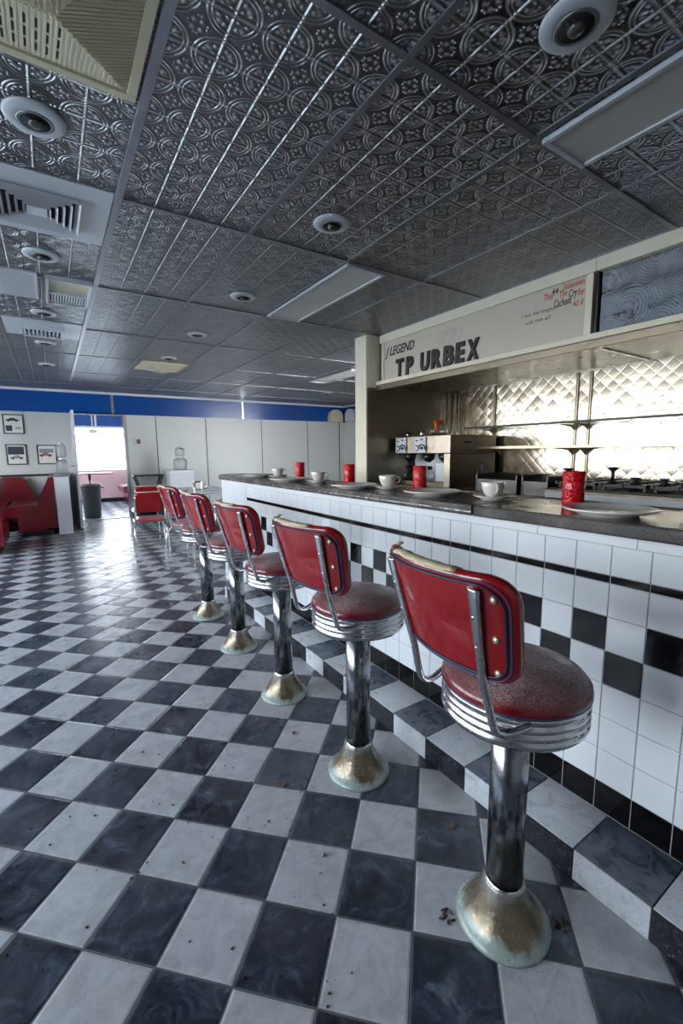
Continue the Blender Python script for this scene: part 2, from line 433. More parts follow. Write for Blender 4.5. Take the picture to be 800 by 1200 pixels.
b.box(DX0, DX1, YF, YF+.12, 0.0005, .012, 'trim_metal')
fr = struct('door_1', b)
L = MB().box(.325, .365, 8.45, 9.43, .012, 1.96, 'white_pl', .004).build('door_leaf', fr)
h = MB(); h.tube(smooth_path([(.325, 8.53, 1.05), (.28, 8.53, 1.05), (.27, 8.6, 1.05), (.27, 8.66, 1.05)]), .011, 'chrome', side=(0, 0, 1)); h.tube(smooth_path([(.365, 8.53, 1.05), (.41, 8.53, 1.05), (.42, 8.6, 1.05), (.42, 8.66, 1.05)]), .011, 'chrome', side=(0, 0, 1))
h.build('door_handle', L)
# chair rail on far wall
struct('trim_6', MB().box(XL, .02, YF-.035, YF, .87, .905, 'black'))
# far room
b = MB().box(XL, XR, YN, YN+.1, 0, .8, 'pink').box(XL, XR, YN, YN+.1, 1.95, 2.39, 'wall_plain')
fx = [-2.3, -.9, .1, 2.6, 4.4, 6.1]
b.box(XL, fx[0], YN, YN+.1, .8, 1.95, 'wall_plain').box(fx[-1], XR, YN, YN+.1, .8, 1.95, 'wall_plain')
struct('wall_end', b)
for i in range(5):
    f = MB(); x0, x1 = fx[i], fx[i+1]
    for (a0, a1, z0, z1) in ((x0, x0+.025, .8, 1.95), (x1-.025, x1, .8, 1.95), (x0, x1, .8, .84), (x0, x1, 1.91, 1.95)): f.box(a0, a1, YN+.02, YN+.07, z0, z1, 'white_pl')
    w = struct('window_%d' % (i+9), f); MB().box(x0+.025, x1-.025, YN+.042, YN+.048, .84, 1.91, 'pane').build('pane', w)
struct('baseboard_end', MB().box(XL, XR, YN-.02, YN, 0, .1, 'black'))
struct('trim_7', MB().box(XL, XR, YN-.02, YN, 1.96, 2.25, 'blue'))
struct('trim_8', MB().box(1.0, 1.045, YN-.03, YN-.02, 1.96, 2.25, 'white_pl'))
# ground outside
struct('ground', MB().box(-30, XL-.13, -20, 40, -.3, -.1, 'ground').box(XL-.13, 30, YN+.2, 40, -.3, -.1, 'ground'))

# ------------------------------------------------------------------ ceiling grid and fittings
b = MB(); m_ = .6228; zt = CH-.006
for k in range(-4, 9):
    x = .35+m_*k+(.0 if k else 0)
    if k == 0: continue
    if x > XR-.05: continue
    b.box(x-.011, x+.011, YB, YF-.05, zt, CH, 'trim_metal')
for k in range(-3, 8):
    y = 1.10+2*m_*k
    if y < YF-.1: b.box(XL, XR-.05, y-.012, y+.012, zt+.0005, CH, 'trim_metal')
struct('trim_9', b)
struct('trim_10', MB().box(.335, .365, YB, 8.2, CH-.014, CH, 'white_bar', .002))

def can(x, y, label):
    t = thing('recessed_light', label, 'ceiling light', (x, y, CH), group='recessed round lights in the tin ceiling')
    MB().lathe([(.045, -.001), (.047, -.008), (.055, -.014), (.088, -.010), (.094, -.004), (.094, 0)], 'white_pl', 36).build('trim_ring', t)
    MB().lathe([(.056, -.0145), (.052, -.0165), (.046, -.0160), (.044, -.0150)], 'trim_metal', 36).build('inner_ring', t)
    MB().lathe([(.048, -.0155), (.030, -.0150), (.020, -.0145)], 'dark', 28).build('recess', t)
    MB().lathe([(.004, -.030), (.016, -.028), (.022, -.020), (.022, -.0150)], 'bulb', 20).build('bulb', t)
    return t
cans = [(1.285, .775, 'round recessed light nearest the camera, beside the long light panel at the upper right'),
        (1.285, 2.02, 'round recessed light in mid ceiling, just before the long pale light panel'),
        (1.285, 3.25, 'round recessed light just left of the long pale light panel in mid ceiling'),
        (1.285, 4.48, 'small recessed light well beyond the mid-ceiling light panel, before the beige pyramid diffuser'),
        (1.285, 5.72, 'tiny recessed light just before the beige pyramid diffuser, in line with the counter lights'),
        (.05, 1.97, 'round recessed light between the beige return grille and the square air diffuser'),
        (.05, 3.205, 'round recessed light between the square air diffuser and the fine-line grille'),
        (.05, 4.45, 'round recessed light between the fine-line grille and the slotted vent'),
        (.05, 5.6, 'round recessed light on the left just past the slotted vent'),
        (.05, 6.9, 'furthest recessed light on the left side near the blue band')]
base = None
for x, y, l in cans:
    if base is None: base = can(x, y, l)
    else: dup(base, (x, y, CH), 0, l)
base2 = dup(base, (4.6, 7.5, CH), 0, 'far recessed light near the corner where the blue bands meet')

def panel_light(x0, x1, y0, y1, label):
    t = thing('fluorescent_light_panel', label, 'ceiling light', ((x0+x1)/2, (y0+y1)/2, CH), group='long fluorescent light panels')
    w, l = (x1-x0)/2, (y1-y0)/2; f = MB()
    for (a, b_, c, d) in ((-w, w, -l, -l+.022), (-w, w, l-.022, l), (-w, -w+.022, -l+.022, l-.022), (w-.022, w, -l+.022, l-.022)):
        f.box(a, b_, c, d, -.018, 0, 'white_pl', .003)
    f.build('frame', t)
    MB().box(-w+.022, w-.022, -l+.022, l-.022, -.010, -.002, 'diffuser').build('diffuser', t)
panel_light(1.612, 1.912, 2.36, 3.56, 'long pale light panel in the middle of the tin ceiling')
panel_light(1.624, 1.90, -.12, 1.09, 'long grey light panel at the upper right edge of the ceiling')
panel_light(3.6, 3.9, 5.2, 6.4, 'distant dark light panel near the kitchen partition')

def pyramid(x0, x1, y0, y1, d, hip, label, slots):
    t = thing('pyramid_diffuser', label, 'air vent', ((x0+x1)/2, (y0+y1)/2, CH), group='beige pyramid ceiling diffusers')
    w, l = (x1-x0)/2, (y1-y0)/2; e = .028
    f = MB()
    for (a, b_, c, dd) in ((-w, w, -l, -l+e), (-w, w, l-e, l), (-w, -w+e, -l+e, l-e), (w-e, w, -l+e, l-e)): f.box(a, b_, c, dd, -.014, 0, 'beige', .002)
    f.build('frame', t)
    w -= e; l -= e; hx = w-hip
    A = [(-w, -l, -.006), (w, -l, -.006), (w, l, -.006), (-w, l, -.006), (-hx, 0, -d), (hx, 0, -d)]
    MB().add(A, [(0, 1, 5, 4), (2, 3, 4, 5), (1, 2, 5), (3, 0, 4), (0, 3, 2, 1)], 'beige').build('grille_face', t)
    if slots:
        r = MB(); qs = {-1: MB(), 1: MB()}
        nrm = Vector((0, -d+.006, 0))
        n = int(2*w/.0125)
        def P(s, u, side):     # point on long face: s along x, u 0 edge..1 ridge
            lim = w-(w-hx)*u
            return Vector((max(-lim, min(lim, s)), side*l*(1-u), -.006-(d-.006)*u))
        off = Vector((0, 0, -.0022))
        for side in (-1, 1):
            for k in range(1, n):
                s = -w+k*.0125; umax = 1 if abs(s) <= hx else max(.02, (w-abs(s))/(w-hx))
                a, c = P(s, .02, side), P(s, umax*.99, side)
                dx = Vector((.003, 0, 0))
                r.add([a-dx, a+dx, c+dx, c-dx, a-dx+off, a+dx+off, c+dx+off, c-dx+off], [(0, 1, 2, 3), (4, 5, 6, 7), (0, 1, 5, 4), (2, 3, 7, 6), (0, 3, 7, 4), (1, 2, 6, 5)], 'beige')
                if k % 2 == 0 and abs(s) < hx+.02:
                    for j in range(3):
                        u0, u1 = .14+j*.25, .14+j*.25+.19
                        if u1 > umax*.96: continue
                        a, c = P(s+.0062, u0, side), P(s+.0062, u1, side); dx = Vector((.0042, 0, 0)); o2 = Vector((0, 0, -.0012))
                        qs[side].add([a-dx+o2, a+dx+o2, c+dx+o2, c-dx+o2], [(0, 1, 2, 3)], 'dark')
        # hip end ribs
        for sx in (-1, 1):
            for k in range(1, int(2*l/.0125)):
                y = -l+k*.0125; um = 1-abs(y)/l
                a = Vector((sx*w, y, -.006)); c = Vector((sx*(w-(w-hx)*um), y, -.006-(d-.006)*um)); dy = Vector((0, .003, 0))
                r.add([a-dy, a+dy, c+dy, c-dy, a-dy+off, a+dy+off, c+dy+off, c-dy+off], [(0, 1, 2, 3), (4, 5, 6, 7), (0, 1, 5, 4), (2, 3, 7, 6), (0, 3, 7, 4), (1, 2, 6, 5)], 'beige')
        r.build('ribs', t)
        for side in (-1, 1): qs[side].build('slots', t)
pyramid(-.90, .325, 1.105, 1.70, .085, .20, 'large beige slotted diffuser hanging at the upper left corner of the ceiling', True)
pyramid(1.04, 1.60, 6.02, 6.62, .09, .27, 'small distant beige pyramid diffuser in the far ceiling', False)

# square four way diffuser in a white panel
t = thing('air_diffuser', 'square white air diffuser with stepped louvres in a flat grey-white panel', 'air vent', (.04, 2.61, CH))
MB().box(-.31, .29, -.30, .285, -.006, -.0005, 'white_pl').build('panel', t)
for i, s in enumerate((.17, .138, .110, .082, .054)):
    f = MB(); zt0 = -.028-.003*(i % 2); w = .010 if i else .012
    for k in range(4):
        a = PI/2*k; c, sn = math.cos(a), math.sin(a)
        q = [(-s, -s, -.024), (s, -s, -.024), (s-w, -s+w, -.008), (-s+w, -s+w, -.008), (-s, -s, -.028), (s, -s, -.028)]
        q2 = [(x*c-y*sn, x*sn+y*c, z) for x, y, z in [(-s, -s, -.03), (s, -s, -.03), (s-w, -s+w, -.016), (-s+w, -s+w, -.016), (-s+.003, -s+.003, -.012), (s-.003, -s+.003, -.012), (s-w, -s+w, -.010), (-s+w, -s+w, -.010)]]
        f.add(q2, [(0, 1, 2, 3), (0, 1, 5, 4), (3, 2, 6, 7)], 'white_pl')
    f.build('louvre', t)
MB().box(-.15, .15, -.15, .15, -.009, -.0065, 'dark').build('recess', t)
MB().box(-.04, .04, -.04, .04, -.028, -.01, 'white_pl').build('centre_plate', t)

t = thing('return_grille', 'pale fine-line return grille beside a half-open beige ceiling box', 'air vent', (-.28, 3.79, CH))
f = MB()
for (a, b_, c, d) in ((-.3, .3, -.27, -.255), (-.3, .3, .255, .27), (-.3, -.285, -.255, .255), (.285, .3, -.255, .255)): f.box(a, b_, c, d, -.012, 0, 'white_pl')
f.build('frame', t)
f = MB()
for k in range(50): f.box(-.285, .285, -.25+k*.0101, -.2445+k*.0101, -.010, -.003, 'white_pl')
f.build('slats', t); MB().box(-.285, .285, -.255, .255, -.003, -.001, 'trim_metal').build('backing', t)
t = thing('ceiling_box_vent', 'beige-lined ceiling box vent with white slotted lower half, next to the long white ceiling bar', 'air vent', (.2, 3.79, CH))
f = MB()
for (a, b_, c, d) in ((-.135, .13, -.27, -.255), (-.135, .13, .255, .27), (-.135, -.12, -.255, .255), (.115, .13, -.255, .255), (-.12, .115, .015, .03)): f.box(a, b_, c, d, -.03, 0, 'white_pl')
f.build('frame', t); MB().box(-.12, .115, -.255, .015, -.01, -.004, 'beige').build('lining', t)
f = MB()
for k in range(14): f.box(-.118+k*.017, -.109+k*.017, .03, .255, -.024, -.010, 'white_pl')
f.build('slats', t); MB().box(-.12, .115, .03, .255, -.008, -.004, 'dark').build('recess', t)
t = thing('slotted_vent', 'white ceiling vent with a row of dark slots, beyond the fine-line grille', 'air vent', (.0, 5.0, CH))
MB().box(-.25, .335, -.3, .3, -.006, -.0005, 'white_pl').build('panel', t)
f = MB().box(-.12, .2, -.16, -.13, -.05, -.006, 'white_pl').box(-.12, .2, .13, .16, -.05, -.006, 'white_pl').box(.17, .2, -.13, .13, -.05, -.006, 'white_pl')
for k in range(9): f.box(-.11+k*.031, -.095+k*.031, -.13, .13, -.042, -.006, 'white_pl')
f.build('louvre', t); MB().box(-.12, .17, -.13, .13, -.009, -.0065, 'dark').build('recess', t)

# ------------------------------------------------------------------ counter
t = thing('foot_ledge', 'raised foot ledge of alternating white and dark tiles along the counter base', 'step', (0, 0, 0))
f = MB().box(XK+.004, XC-.001, -1.6, 3.62, 0, .094, 'grout_dark'); f.build('core', t)
f = MB()
k0 = -9
for k in range(k0, 17):
    y0 = .373+.2*k; y1 = min(y0+.2, 3.625)
    if y0 >= 3.62: break
    ev = k % 2 == 0
    g = .0018
    f.box(XK, XK+.006, y0+g, y1-g, .001, .0955, 'k_white' if ev else 'k_black', .0012)
    f.box(XK+.002, XC-.001, y0+g, y1-g, .093, .0985, 'k_grey' if ev else 'k_white', .0012)
f.build('tiles', t)
Y0, Y1 = -1.6, 3.549
t = thing('lunch_counter', 'long lunch counter faced in white and black tiles with a dark stone top', 'counter', (0, 0, 0))
MB().box(XC+.0025, 1.715, Y0, Y1, 0, .985, 'grout').build('carcass', t)
rows = [(.0985, .197, 'b'), (.197, .305, 'w'), (.305, .4125, 'w'), (.4125, .52, 'w'), (.52, .628, 'lo'), (.628, .736, 'up'), (.736, .839, 'w'), (.839, .864, 'b'), (.864, .955, 'w')]
f = MB()
for k in range(-20, 29):
    y0 = .515+.1055*k
    if y0 < Y0: continue
    y1 = y0+.1055
    for (z0, z1, m) in rows:
        c = {'b': 'b_tile', 'w': 'w_tile', 'lo': 'b_tile' if k % 2 == 0 else 'w_tile', 'up': 'b_tile' if k % 2 else 'w_tile'}[m]
        g = .0016
        f.box(XC, XC+.004, y0+g, min(y1, Y1)-g, z0+g, z1-g, c, .0011)
f.build('face_tiles', t)
f = MB(); k = 0; y = .706-.1524*15
while y < Y1:
    y1 = min(y+.3048, Y1); pr = [(XC-.006, .957), (XC+.01, .957), (XC+.01, .984), (XC-.001, .984), (XC-.005, .978)]
    f.prism(pr, 'y', y+.001, y1-.001, 'w_tile'); y += .3048
f.build('cap_tiles', t)
# end panel: pale laminate continuing and curving round
def rounded_end(x0, x1, y0, y1, r, n=10):
    pts = [(x0, y0)]
    for k in range(n+1):
        a = PI-PI/2*k/n; pts.append((x0+r+r*math.cos(a), y1-r+r*math.sin(a)))
    for k in range(n+1):
        a = PI/2-PI/2*k/n; pts.append((x1-r+r*math.cos(a), y1-r+r*math.sin(a)))
    pts.append((x1, y0)); return pts
MB().prism(rounded_end(XC, 1.715, Y1+.001, 4.34, .17), 'z', 0, .985, 'laminate').build('end_panel', t)
f = MB()
top = rounded_end(1.34, 1.74, 1.127, 4.375, .19)
f.prism(top, 'z', .987, 1.03, 'granite')
top_o = f.build('countertop', t)
bm = bmesh.new(); bm.from_mesh(top_o.data)
bmesh.ops.bevel(bm, geom=[e for e in bm.edges if abs(e.verts[0].co.z-e.verts[1].co.z) < 1e-4], offset=.008, segments=3, affect='EDGES', profile=.5)
bm.to_mesh(top_o.data); bm.free()
f = MB().box(1.34, 1.74, Y0, 1.122, .987, 1.03, 'granite', .007); f.build('countertop', t)
MB().box(1.3375, 1.3395, 1.127, 4.15, 1.001, 1.006, 'chrome').build('edge_strip', t)
TZ = 1.03

# ------------------------------------------------------------------ tableware
def plate(x, y, r, label):
    t = thing('dinner_plate', label, 'plate', (x, y, TZ), group='plates on the counter')
    MB().lathe([(.001, .003), (r*.55, .003), (r*.58, 0), (r*.62, 0), (r*.64, .004), (r*.97, .018), (r, .021), (r*.99, .0235), (r*.93, .021), (r*.68, .010), (r*.6, .008), (.001, .008)], 'china', 48, caps=False).build('dish', t)
    MB().lathe([(r*.975, .0225), (r*.985, .0245), (r*.998, .0225), (r*.99, .0205)], 'china', 48, caps=False).build('rim', t)
    return t
def cup(x, y, rz, label, base=None):
    if base: return dup(base, (x, y, TZ+.0125), rz, label)
    t = thing('coffee_cup', label, 'cup', (x, y, TZ+.0125), rz, group='coffee cups on the counter')
    MB().lathe([(.001, .004), (.022, .004), (.024, 0), (.027, 0), (.029, .006), (.038, .018), (.045, .038), (.049, .062), (.0475, .0635), (.046, .062), (.041, .036), (.033, .016), (.02, .010), (.001, .009)], 'china', 40, caps=False).build('bowl', t)
    f = MB(); f.tube(smooth_path([(.043, 0, .052), (.060, 0, .055), (.069, 0, .042), (.062, 0, .026), (.040, 0, .020)]), [(.005, .0035)]*25, 'china', 8); f.build('handle', t)
    return t
def saucer(x, y, label, base=None):
    if base: return dup(base, (x, y, TZ), 0, label)
    t = thing('saucer', label, 'saucer', (x, y, TZ), group='saucers on the counter')
    MB().lathe([(.001, .006), (.040, .006), (.042, 0), (.046, 0), (.048, .004), (.078, .016), (.080, .0185), (.077, .0185), (.048, .0095), (.03, .0082), (.001, .0082)], 'china', 44, caps=False).build('dish', t)
    MB().lathe([(.0775, .018), (.079, .0198), (.0803, .018)], 'china', 44, caps=False).build('rim', t)
    return t
def tumbler(x, y, label, base=None):
    if base: return dup(base, (x, y, TZ), random.random()*6, label)
    t = thing('tumbler', label, 'cup', (x, y, TZ), group='red tumblers on the counter')
    MB().lathe([(.001, 0), (.034, 0), (.0362, .003), (.0385, .127), (.0372, .1285), (.036, .127), (.0338, .006), (.001, .006)], 'tumbler', 40, caps=False).build('body', t)
    MB().lathe([(.0372, .1255), (.0390, .1275), (.0378, .1295), (.0358, .1275)], 'tumbler', 40, caps=False).build('rim', t)
    return t
pb = plate(1.475, .69, .135, 'large white plate nearest the camera, in front of the nearest red tumbler')
for x, y, l in ((1.50, 1.50, 'white plate in front of the second nearest red tumbler'),
                (1.455, 2.08, 'white plate on the counter edge between the second and third nearest cups'),
                (1.44, 2.90, 'white plate before the cup that sits between the two furthest red tumblers'),
                (1.50, 3.62, 'furthest white plate, at the rounded end of the counter')):
    dup(pb, (x, y, TZ), 0, l)
cb = cup(1.56, 1.20, -2.2, 'white coffee cup in front of the dark steel pan lids')
cup(1.565, 1.91, -.7, 'white coffee cup just in front of the coffee machine\'s left end', cb)
cup(1.53, 2.62, -.5, 'white coffee cup between the two furthest red tumblers', cb)
cup(1.60, 3.42, -.5, 'furthest white coffee cup, left of the furthest red tumbler', cb)
cup(1.61, .46, 2.0, 'white coffee cup cut off by the right edge of the photo', cb)
sb = saucer(1.56, 1.20, 'white saucer under the cup in front of the dark steel pan lids')
saucer(1.565, 1.91, 'white saucer under the cup in front of the coffee machine\'s left end', sb)
saucer(1.53, 2.62, 'white saucer under the cup between the two furthest red tumblers', sb)
saucer(1.60, 3.42, 'white saucer under the furthest cup', sb)
saucer(1.61, .46, 'white saucer cut off by the right edge of the photo', sb)
tb = tumbler(1.575, .862, 'nearest red tumbler, standing behind the large near plate')
tumbler(1.66, 1.75, 'red tumbler in front of the coffee machine', tb)
tumbler(1.60, 2.34, 'red tumbler just left of the white partition edge', tb)
tumbler(1.66, 3.13, 'furthest red tumbler, against the grey wall panels', tb)

# ------------------------------------------------------------------ counter stools
def rr_outline(w, h, rt, rb, n=8):
    """rounded rectangle, ccw, centred on s, from t=0 (bottom) to h"""
    pts = []
    for (cx, cy, r, a0) in ((w/2-rt, h-rt, rt, 0), (-w/2+rt, h-rt, rt, PI/2), (-w/2+rb, rb, rb, PI), (w/2-rb, rb, rb, 1.5*PI)):
        for k in range(n+1):
            a = a0+PI/2*k/n; pts.append((cx+r*math.cos(a), cy+r*math.sin(a)))
    # densify the straight runs
    out = []
    for i, p in enumerate(pts):
        q = pts[(i+1) % len(pts)]; d = math.hypot(q[0]-p[0], q[1]-p[1]); m = max(1, int(d/.02))
        for k in range(m): out.append((p[0]+(q[0]-p[0])*k/m, p[1]+(q[1]-p[1])*k/m))
    return out
BW, BH, BZ = .42, .230, .783
def bmap(s, t, d):          # s lateral (+ = local +y), t height above panel bottom, d forward
    s = s*(1-.16*(1-t/BH))
    x = -.232-.30*t+1.45*s*s
    return Vector((x+d*.97, s*(1-1.1*s*s), BZ+t+.2*d))
def ring_shape(mb, rings, m, close=True):
    n = len(rings[0]); vs = [p for r in rings for p in r]; fs = []
    for i in range(len(rings)-1):
        for k in range(n):
            k2 = (k+1) % n; fs.append((i*n+k, i*n+k2, (i+1)*n+k2, (i+1)*n+k))
    if close:
        vs.append(sum((Vector(p) for p in rings[-1]), Vector())/n); c = len(vs)-1
        for k in range(n): fs.append(((len(rings)-1)*n+k, (len(rings)-1)*n+(k+1) % n, c))
    mb.add(vs, fs, m, True)
def make_stool():
    t = thing('counter_stool', '', 'stool', (0, 0, 0), group='red counter stools bolted along the counter')
    # base
    MB().lathe([(.119, 0), (.1195, .006), (.117, .011), (.110, .016), (.099, .028), (.084, .048), (.069, .074), (.058, .100), (.053, .118), (.051, .124)], 'base', 48).build('base', t)
    MB().lathe([(.046, .105), (.046, .61)], 'chrome_pole', 32).build('pole', t)
    MB().lathe([(.051, .116), (.0515, .123), (.047, .128)], 'chrome', 32, caps=False).build('collar', t)
    # ribbed chrome ring
    pr = [(.047, .598), (.150, .598), (.164, .601)]
    for i in range(3):
        z = .605+i*.0185; pr += [(.1665, z), (.1705, z+.004), (.1718, z+.009), (.1705, z+.0135), (.1665, z+.0175)]
    pr += [(.168, .664), (.1705, .667), (.1715, .672), (.1705, .676), (.168, .677)]
    MB().lathe(pr, 'chrome', 64).build('seat_ring', t)
    cu = MB().lathe([(.166, .674), (.172, .679), (.1735, .686), (.171, .698), (.160, .711), (.135, .721), (.095, .728), (.05, .731), (.005, .732)], 'red_seat', 64).build('seat_cushion', t)
    MB().lathe([(.168, .6765), (.1725, .678), (.1735, .6805), (.172, .683), (.168, .684)], 'blue_pipe', 64, caps=False).build('welt', cu)
    # backrest
    ol = rr_outline(BW, BH, .058, .045)
    cx, cy = 0, BH/2
    sc = lambda k, dx=0: [((p[0])*(1-2*k/BW), cy+(p[1]-cy)*(1-2*k/BH)) for p in ol]
    body = MB()
    R = []
    for (k, d) in ((.10, 0.0), (.06, 0), (.030, 0), (.016, .0005), (.006, .003), (.0005, .009), (0, .016), (.003, .026), (.012, .034), (.03, .042), (.06, .048), (.09, .051), (.112, .052)):
        R.append([bmap(p[0], p[1], d) for p in sc(k)])
    n = len(R[0])
    vs = [p for r in R for p in r]; fs = []
    for i in range(len(R)-1):
        for k in range(n): fs.append((i*n+k, i*n+(k+1) % n, (i+1)*n+(k+1) % n, (i+1)*n+k))
    for (row, d, flip) in ((0, 0, 1), (len(R)-1, .052, 0)):
        vs.append(bmap(0, BH/2, d)); c = len(vs)-1
        for k in range(n): fs.append((row*n+k, row*n+(k+1) % n, c))
    body.add(vs, fs, 'red_back', True)
    br = body.build('backrest', t)
    MB().tube([bmap(p[0], p[1], -.001) for p in sc(.0165)], (.0036, .003), 'piping', 8, closed=True, side=(1, 0, 0)).build('piping', br)
    MB().tube([bmap(p[0], p[1], .0) for p in sc(.0085)], (.0014, .0014), 'blue_pipe', 8, closed=True, side=(1, 0, 0)).build('welt', br)
    # worn strip of pale foam on the top edge (user's left half seen from behind)
    a = [bmap(-.095+.26*k/19, BH-.003-(0 if k < 13 else .0011*(k-13)**2), .016+.002*math.sin(k*1.7)) for k in range(20)]
    MB().tube(a, [(.0045+.0022*min(1, k/3)*min(1, (19-k)/2+.3)+.0005*math.sin(k*2.3), .0155) for k in range(20)], 'foam', 12, side=(0, 0, 1)).build('exposed_foam', br)
    e = bmap(.170, BH-.022, .012)
    MB().tube([e, e+Vector((.004, .003, .012)), e+Vector((.010, -.003, .022)), e+Vector((.018, -.01, .024))], [(.008, .006), (.009, .007), (.007, .005), (.003, .002)], 'foam', 8).build('torn_tuft', br)
    for t_ in (.030, .105, .188):
        c = bmap(-.172, t_, 0); MB().tube([c+Vector((.002, 0, 0)), c+Vector((-.003, 0, 0)), c+Vector((-.005, 0, 0))], [.0080, .0074, .003], 'rivet', 14, side=(0, 1, 0)).build('rivet', br)
    # frame arms
    for s in (.140, -.140):
        top = bmap(s, .198, -.006); mid = bmap(s, .10, -.007); low = bmap(s, .0, -.006)
        path = smooth_path([top+Vector((0, 0, .004)), top, mid, low, Vector((-.203, s*.85, .725)), Vector((-.191, s*.86, .683)), Vector((-.174, s*.87, .664)), Vector((-.142, s*.91, .659)), Vector((-.102, s*.985, .667))], 6)
        m = len(path); rad = []
        for i in range(m):
            u = i/(m-1)
            rad.append((.0155 if 0.02 < u < .22 else .0105, .0075) if i > 1 else (.010, .004))
        for i in range(m):
            u = i/(m-1); w = .0150-.0055*min(1, max(0, (u-.12)/.2)); th = .006+.002*min(1, u*3)
            if i == 0: w, th = .006, .003
            if i == 1: w = .012
            rad[i] = (w, th)
        arm = MB().tube(path, rad, 'chrome', 14).build('frame_arm', t)
        for t_ in (.150, .085): c = bmap(s, t_, -.0135); MB().tube([c+Vector((.004, 0, 0)), c, c+Vector((-.0018, 0, 0))], [.0055, .005, .002], 'chrome', 12, side=(0, 1, 0)).build('screw', arm)
    return t
st = make_stool()
slab = ['nearest red counter stool, with a very dusty seat and worn cream edge on the backrest',
        'second nearest red counter stool, seat dull with dust, its back clear of the near stool',
        'third nearest red counter stool, its right side half hidden by the second stool',
        'fourth red counter stool from the camera, before the pale end of the counter',
        'furthest red counter stool, next to the dinette chairs']
rz = [-6.5, 5, 4, 2, 1]
for i in range(5):
    loc = (.907+.002*i, .617+.663*i, 0)
    s = st if i == 0 else dup(st, loc, math.radians(rz[i]))
    s.location = loc; s.rotation_euler = (0, 0, math.radians(rz[i])); s['label'] = slab[i]
    # bolt the fixed base square: nothing else to do

# ------------------------------------------------------------------ kitchen
SX, SB = 2.858, 1.905
t = thing('menu_board', 'cream sign board under the ceiling with black letters and handwritten graffiti', 'sign', (0, 0, 0))
MB().box(SX, SX+.04, 1.56, 3.55, SB+.03, 2.31, 'cream').build('board', t)
f = MB().box(SX-.02, SX+.05, 1.5, 3.60, 2.305, CH-.001, 'cream_trim', .003).box(SX-.012, SX+.05, 1.515, 1.56, SB+.03, 2.305, 'cream_trim', .003).box(SX-.012, SX+.05, 3.545, 3.58, SB+.03, 2.305, 'cream_trim', .003)
f.build('frame', t)
def text(s, size, y, z, x, m, parent, name, ext=.008, bold=.0, shear=0, rot=0, sx=1):
    cu = bpy.data.curves.new(name, 'FONT'); cu.body = s; cu.size = size; cu.extrude = ext; cu.offset = bold; cu.shear = shear; cu.resolution_u = 3
    o = bpy.data.objects.new('tmp', cu); C.objects.link(o)
    dg = bpy.context.evaluated_depsgraph_get(); me = bpy.data.meshes.new_from_object(o.evaluated_get(dg))
    bpy.data.objects.remove(o)
    mat = Matrix(((0, 0, -1, 0), (-1, 0, 0, 0), (0, 1, 0, 0), (0, 0, 0, 1))) @ Matrix.Rotation(rot, 4, 'Z') @ Matrix.Diagonal((sx, 1, 1, 1))
    me.transform(mat); me.materials.clear(); me.materials.append(M[m])
    ob = bpy.data.objects.new(name, me); C.objects.link(ob); ob.location = (x, y, z); ob.parent = parent
    return ob
def fit(o, y0, y1, z0, z1):
    xs = [v.co for v in o.data.vertices]; a, b_ = max(v.y for v in xs), min(v.y for v in xs); c, d = min(v.z for v in xs), max(v.z for v in xs)
    for v in o.data.vertices:
        v.co.y = (y0-y1)*(v.co.y-b_)/(a-b_)+y1; v.co.z = z0+(z1-z0)*(v.co.z-c)/(d-c)
    o.location = (o.location.x, 0, 0)
for ch_, y0, y1 in (('T', 3.354, 3.245), ('P', 3.215, 3.113), ('U', 3.018, 2.904), ('R', 2.884, 2.765), ('B', 2.743, 2.624), ('E', 2.608, 2.510), ('X', 2.488, 2.367)):
    fit(text(ch_, .225, 0, 0, SX-.009, 'letter', t, 'letter', .008, .010, .06), y0, y1, 1.945, 2.112)
for w_, y0, y1, z0, z1, m_2, nm in (('J LEGEND', 3.53, 3.11, 2.14, 2.25, 'ink_b', 'graffiti_tag'), ('Sebastian', 1.715, 1.575, 2.262, 2.300, 'ink_r', 'red_writing'),
        ('44', 1.79, 1.745, 2.252, 2.288, 'ink_b', 'black_writing'), ('Ther', 1.845, 1.77, 2.228, 2.272, 'ink_r', 'red_writing'), ('The', 1.735, 1.685, 2.222, 2.262, 'ink_r', 'red_writing'),
        ('Cry', 1.672, 1.618, 2.190, 2.252, 'ink_b', 'black_writing'), ('for', 1.612, 1.572, 2.200, 2.242, 'ink_r', 'red_writing'), ('Cachont', 1.768, 1.652, 2.165, 2.215, 'ink_b', 'black_writing'),
        ('42 E', 1.642, 1.572, 2.140, 2.172, 'ink_r', 'red_writing'), ('I was the longest', 2.01, 1.752, 2.150, 2.182, 'ink_g', 'pencil_writing'), ('not me all', 1.98, 1.79, 2.105, 2.132, 'ink_g', 'pencil_writing')):
    fit(text(w_, .1, 0, 0, SX-.001, m_2, t, nm, .0008, .0022 if 'L' in w_ else .0006, .35 if 'L' in w_ else .2), y0, y1, z0, z1)
f = MB()
for k in range(7):
    y = 2.82-.035*k; f.tube(smooth_path([(SX-.001, y, 2.16+.01*k), (SX-.001, y-.03, 2.24), (SX-.001, y-.06+.02*(k % 3), 2.19+.02*(k % 2)), (SX-.001, y-.02, 2.13)], 5), (.0009, .0014), 'ink_c', 6, side=(1, 0, 0))
f.build('faded_drawing', t)
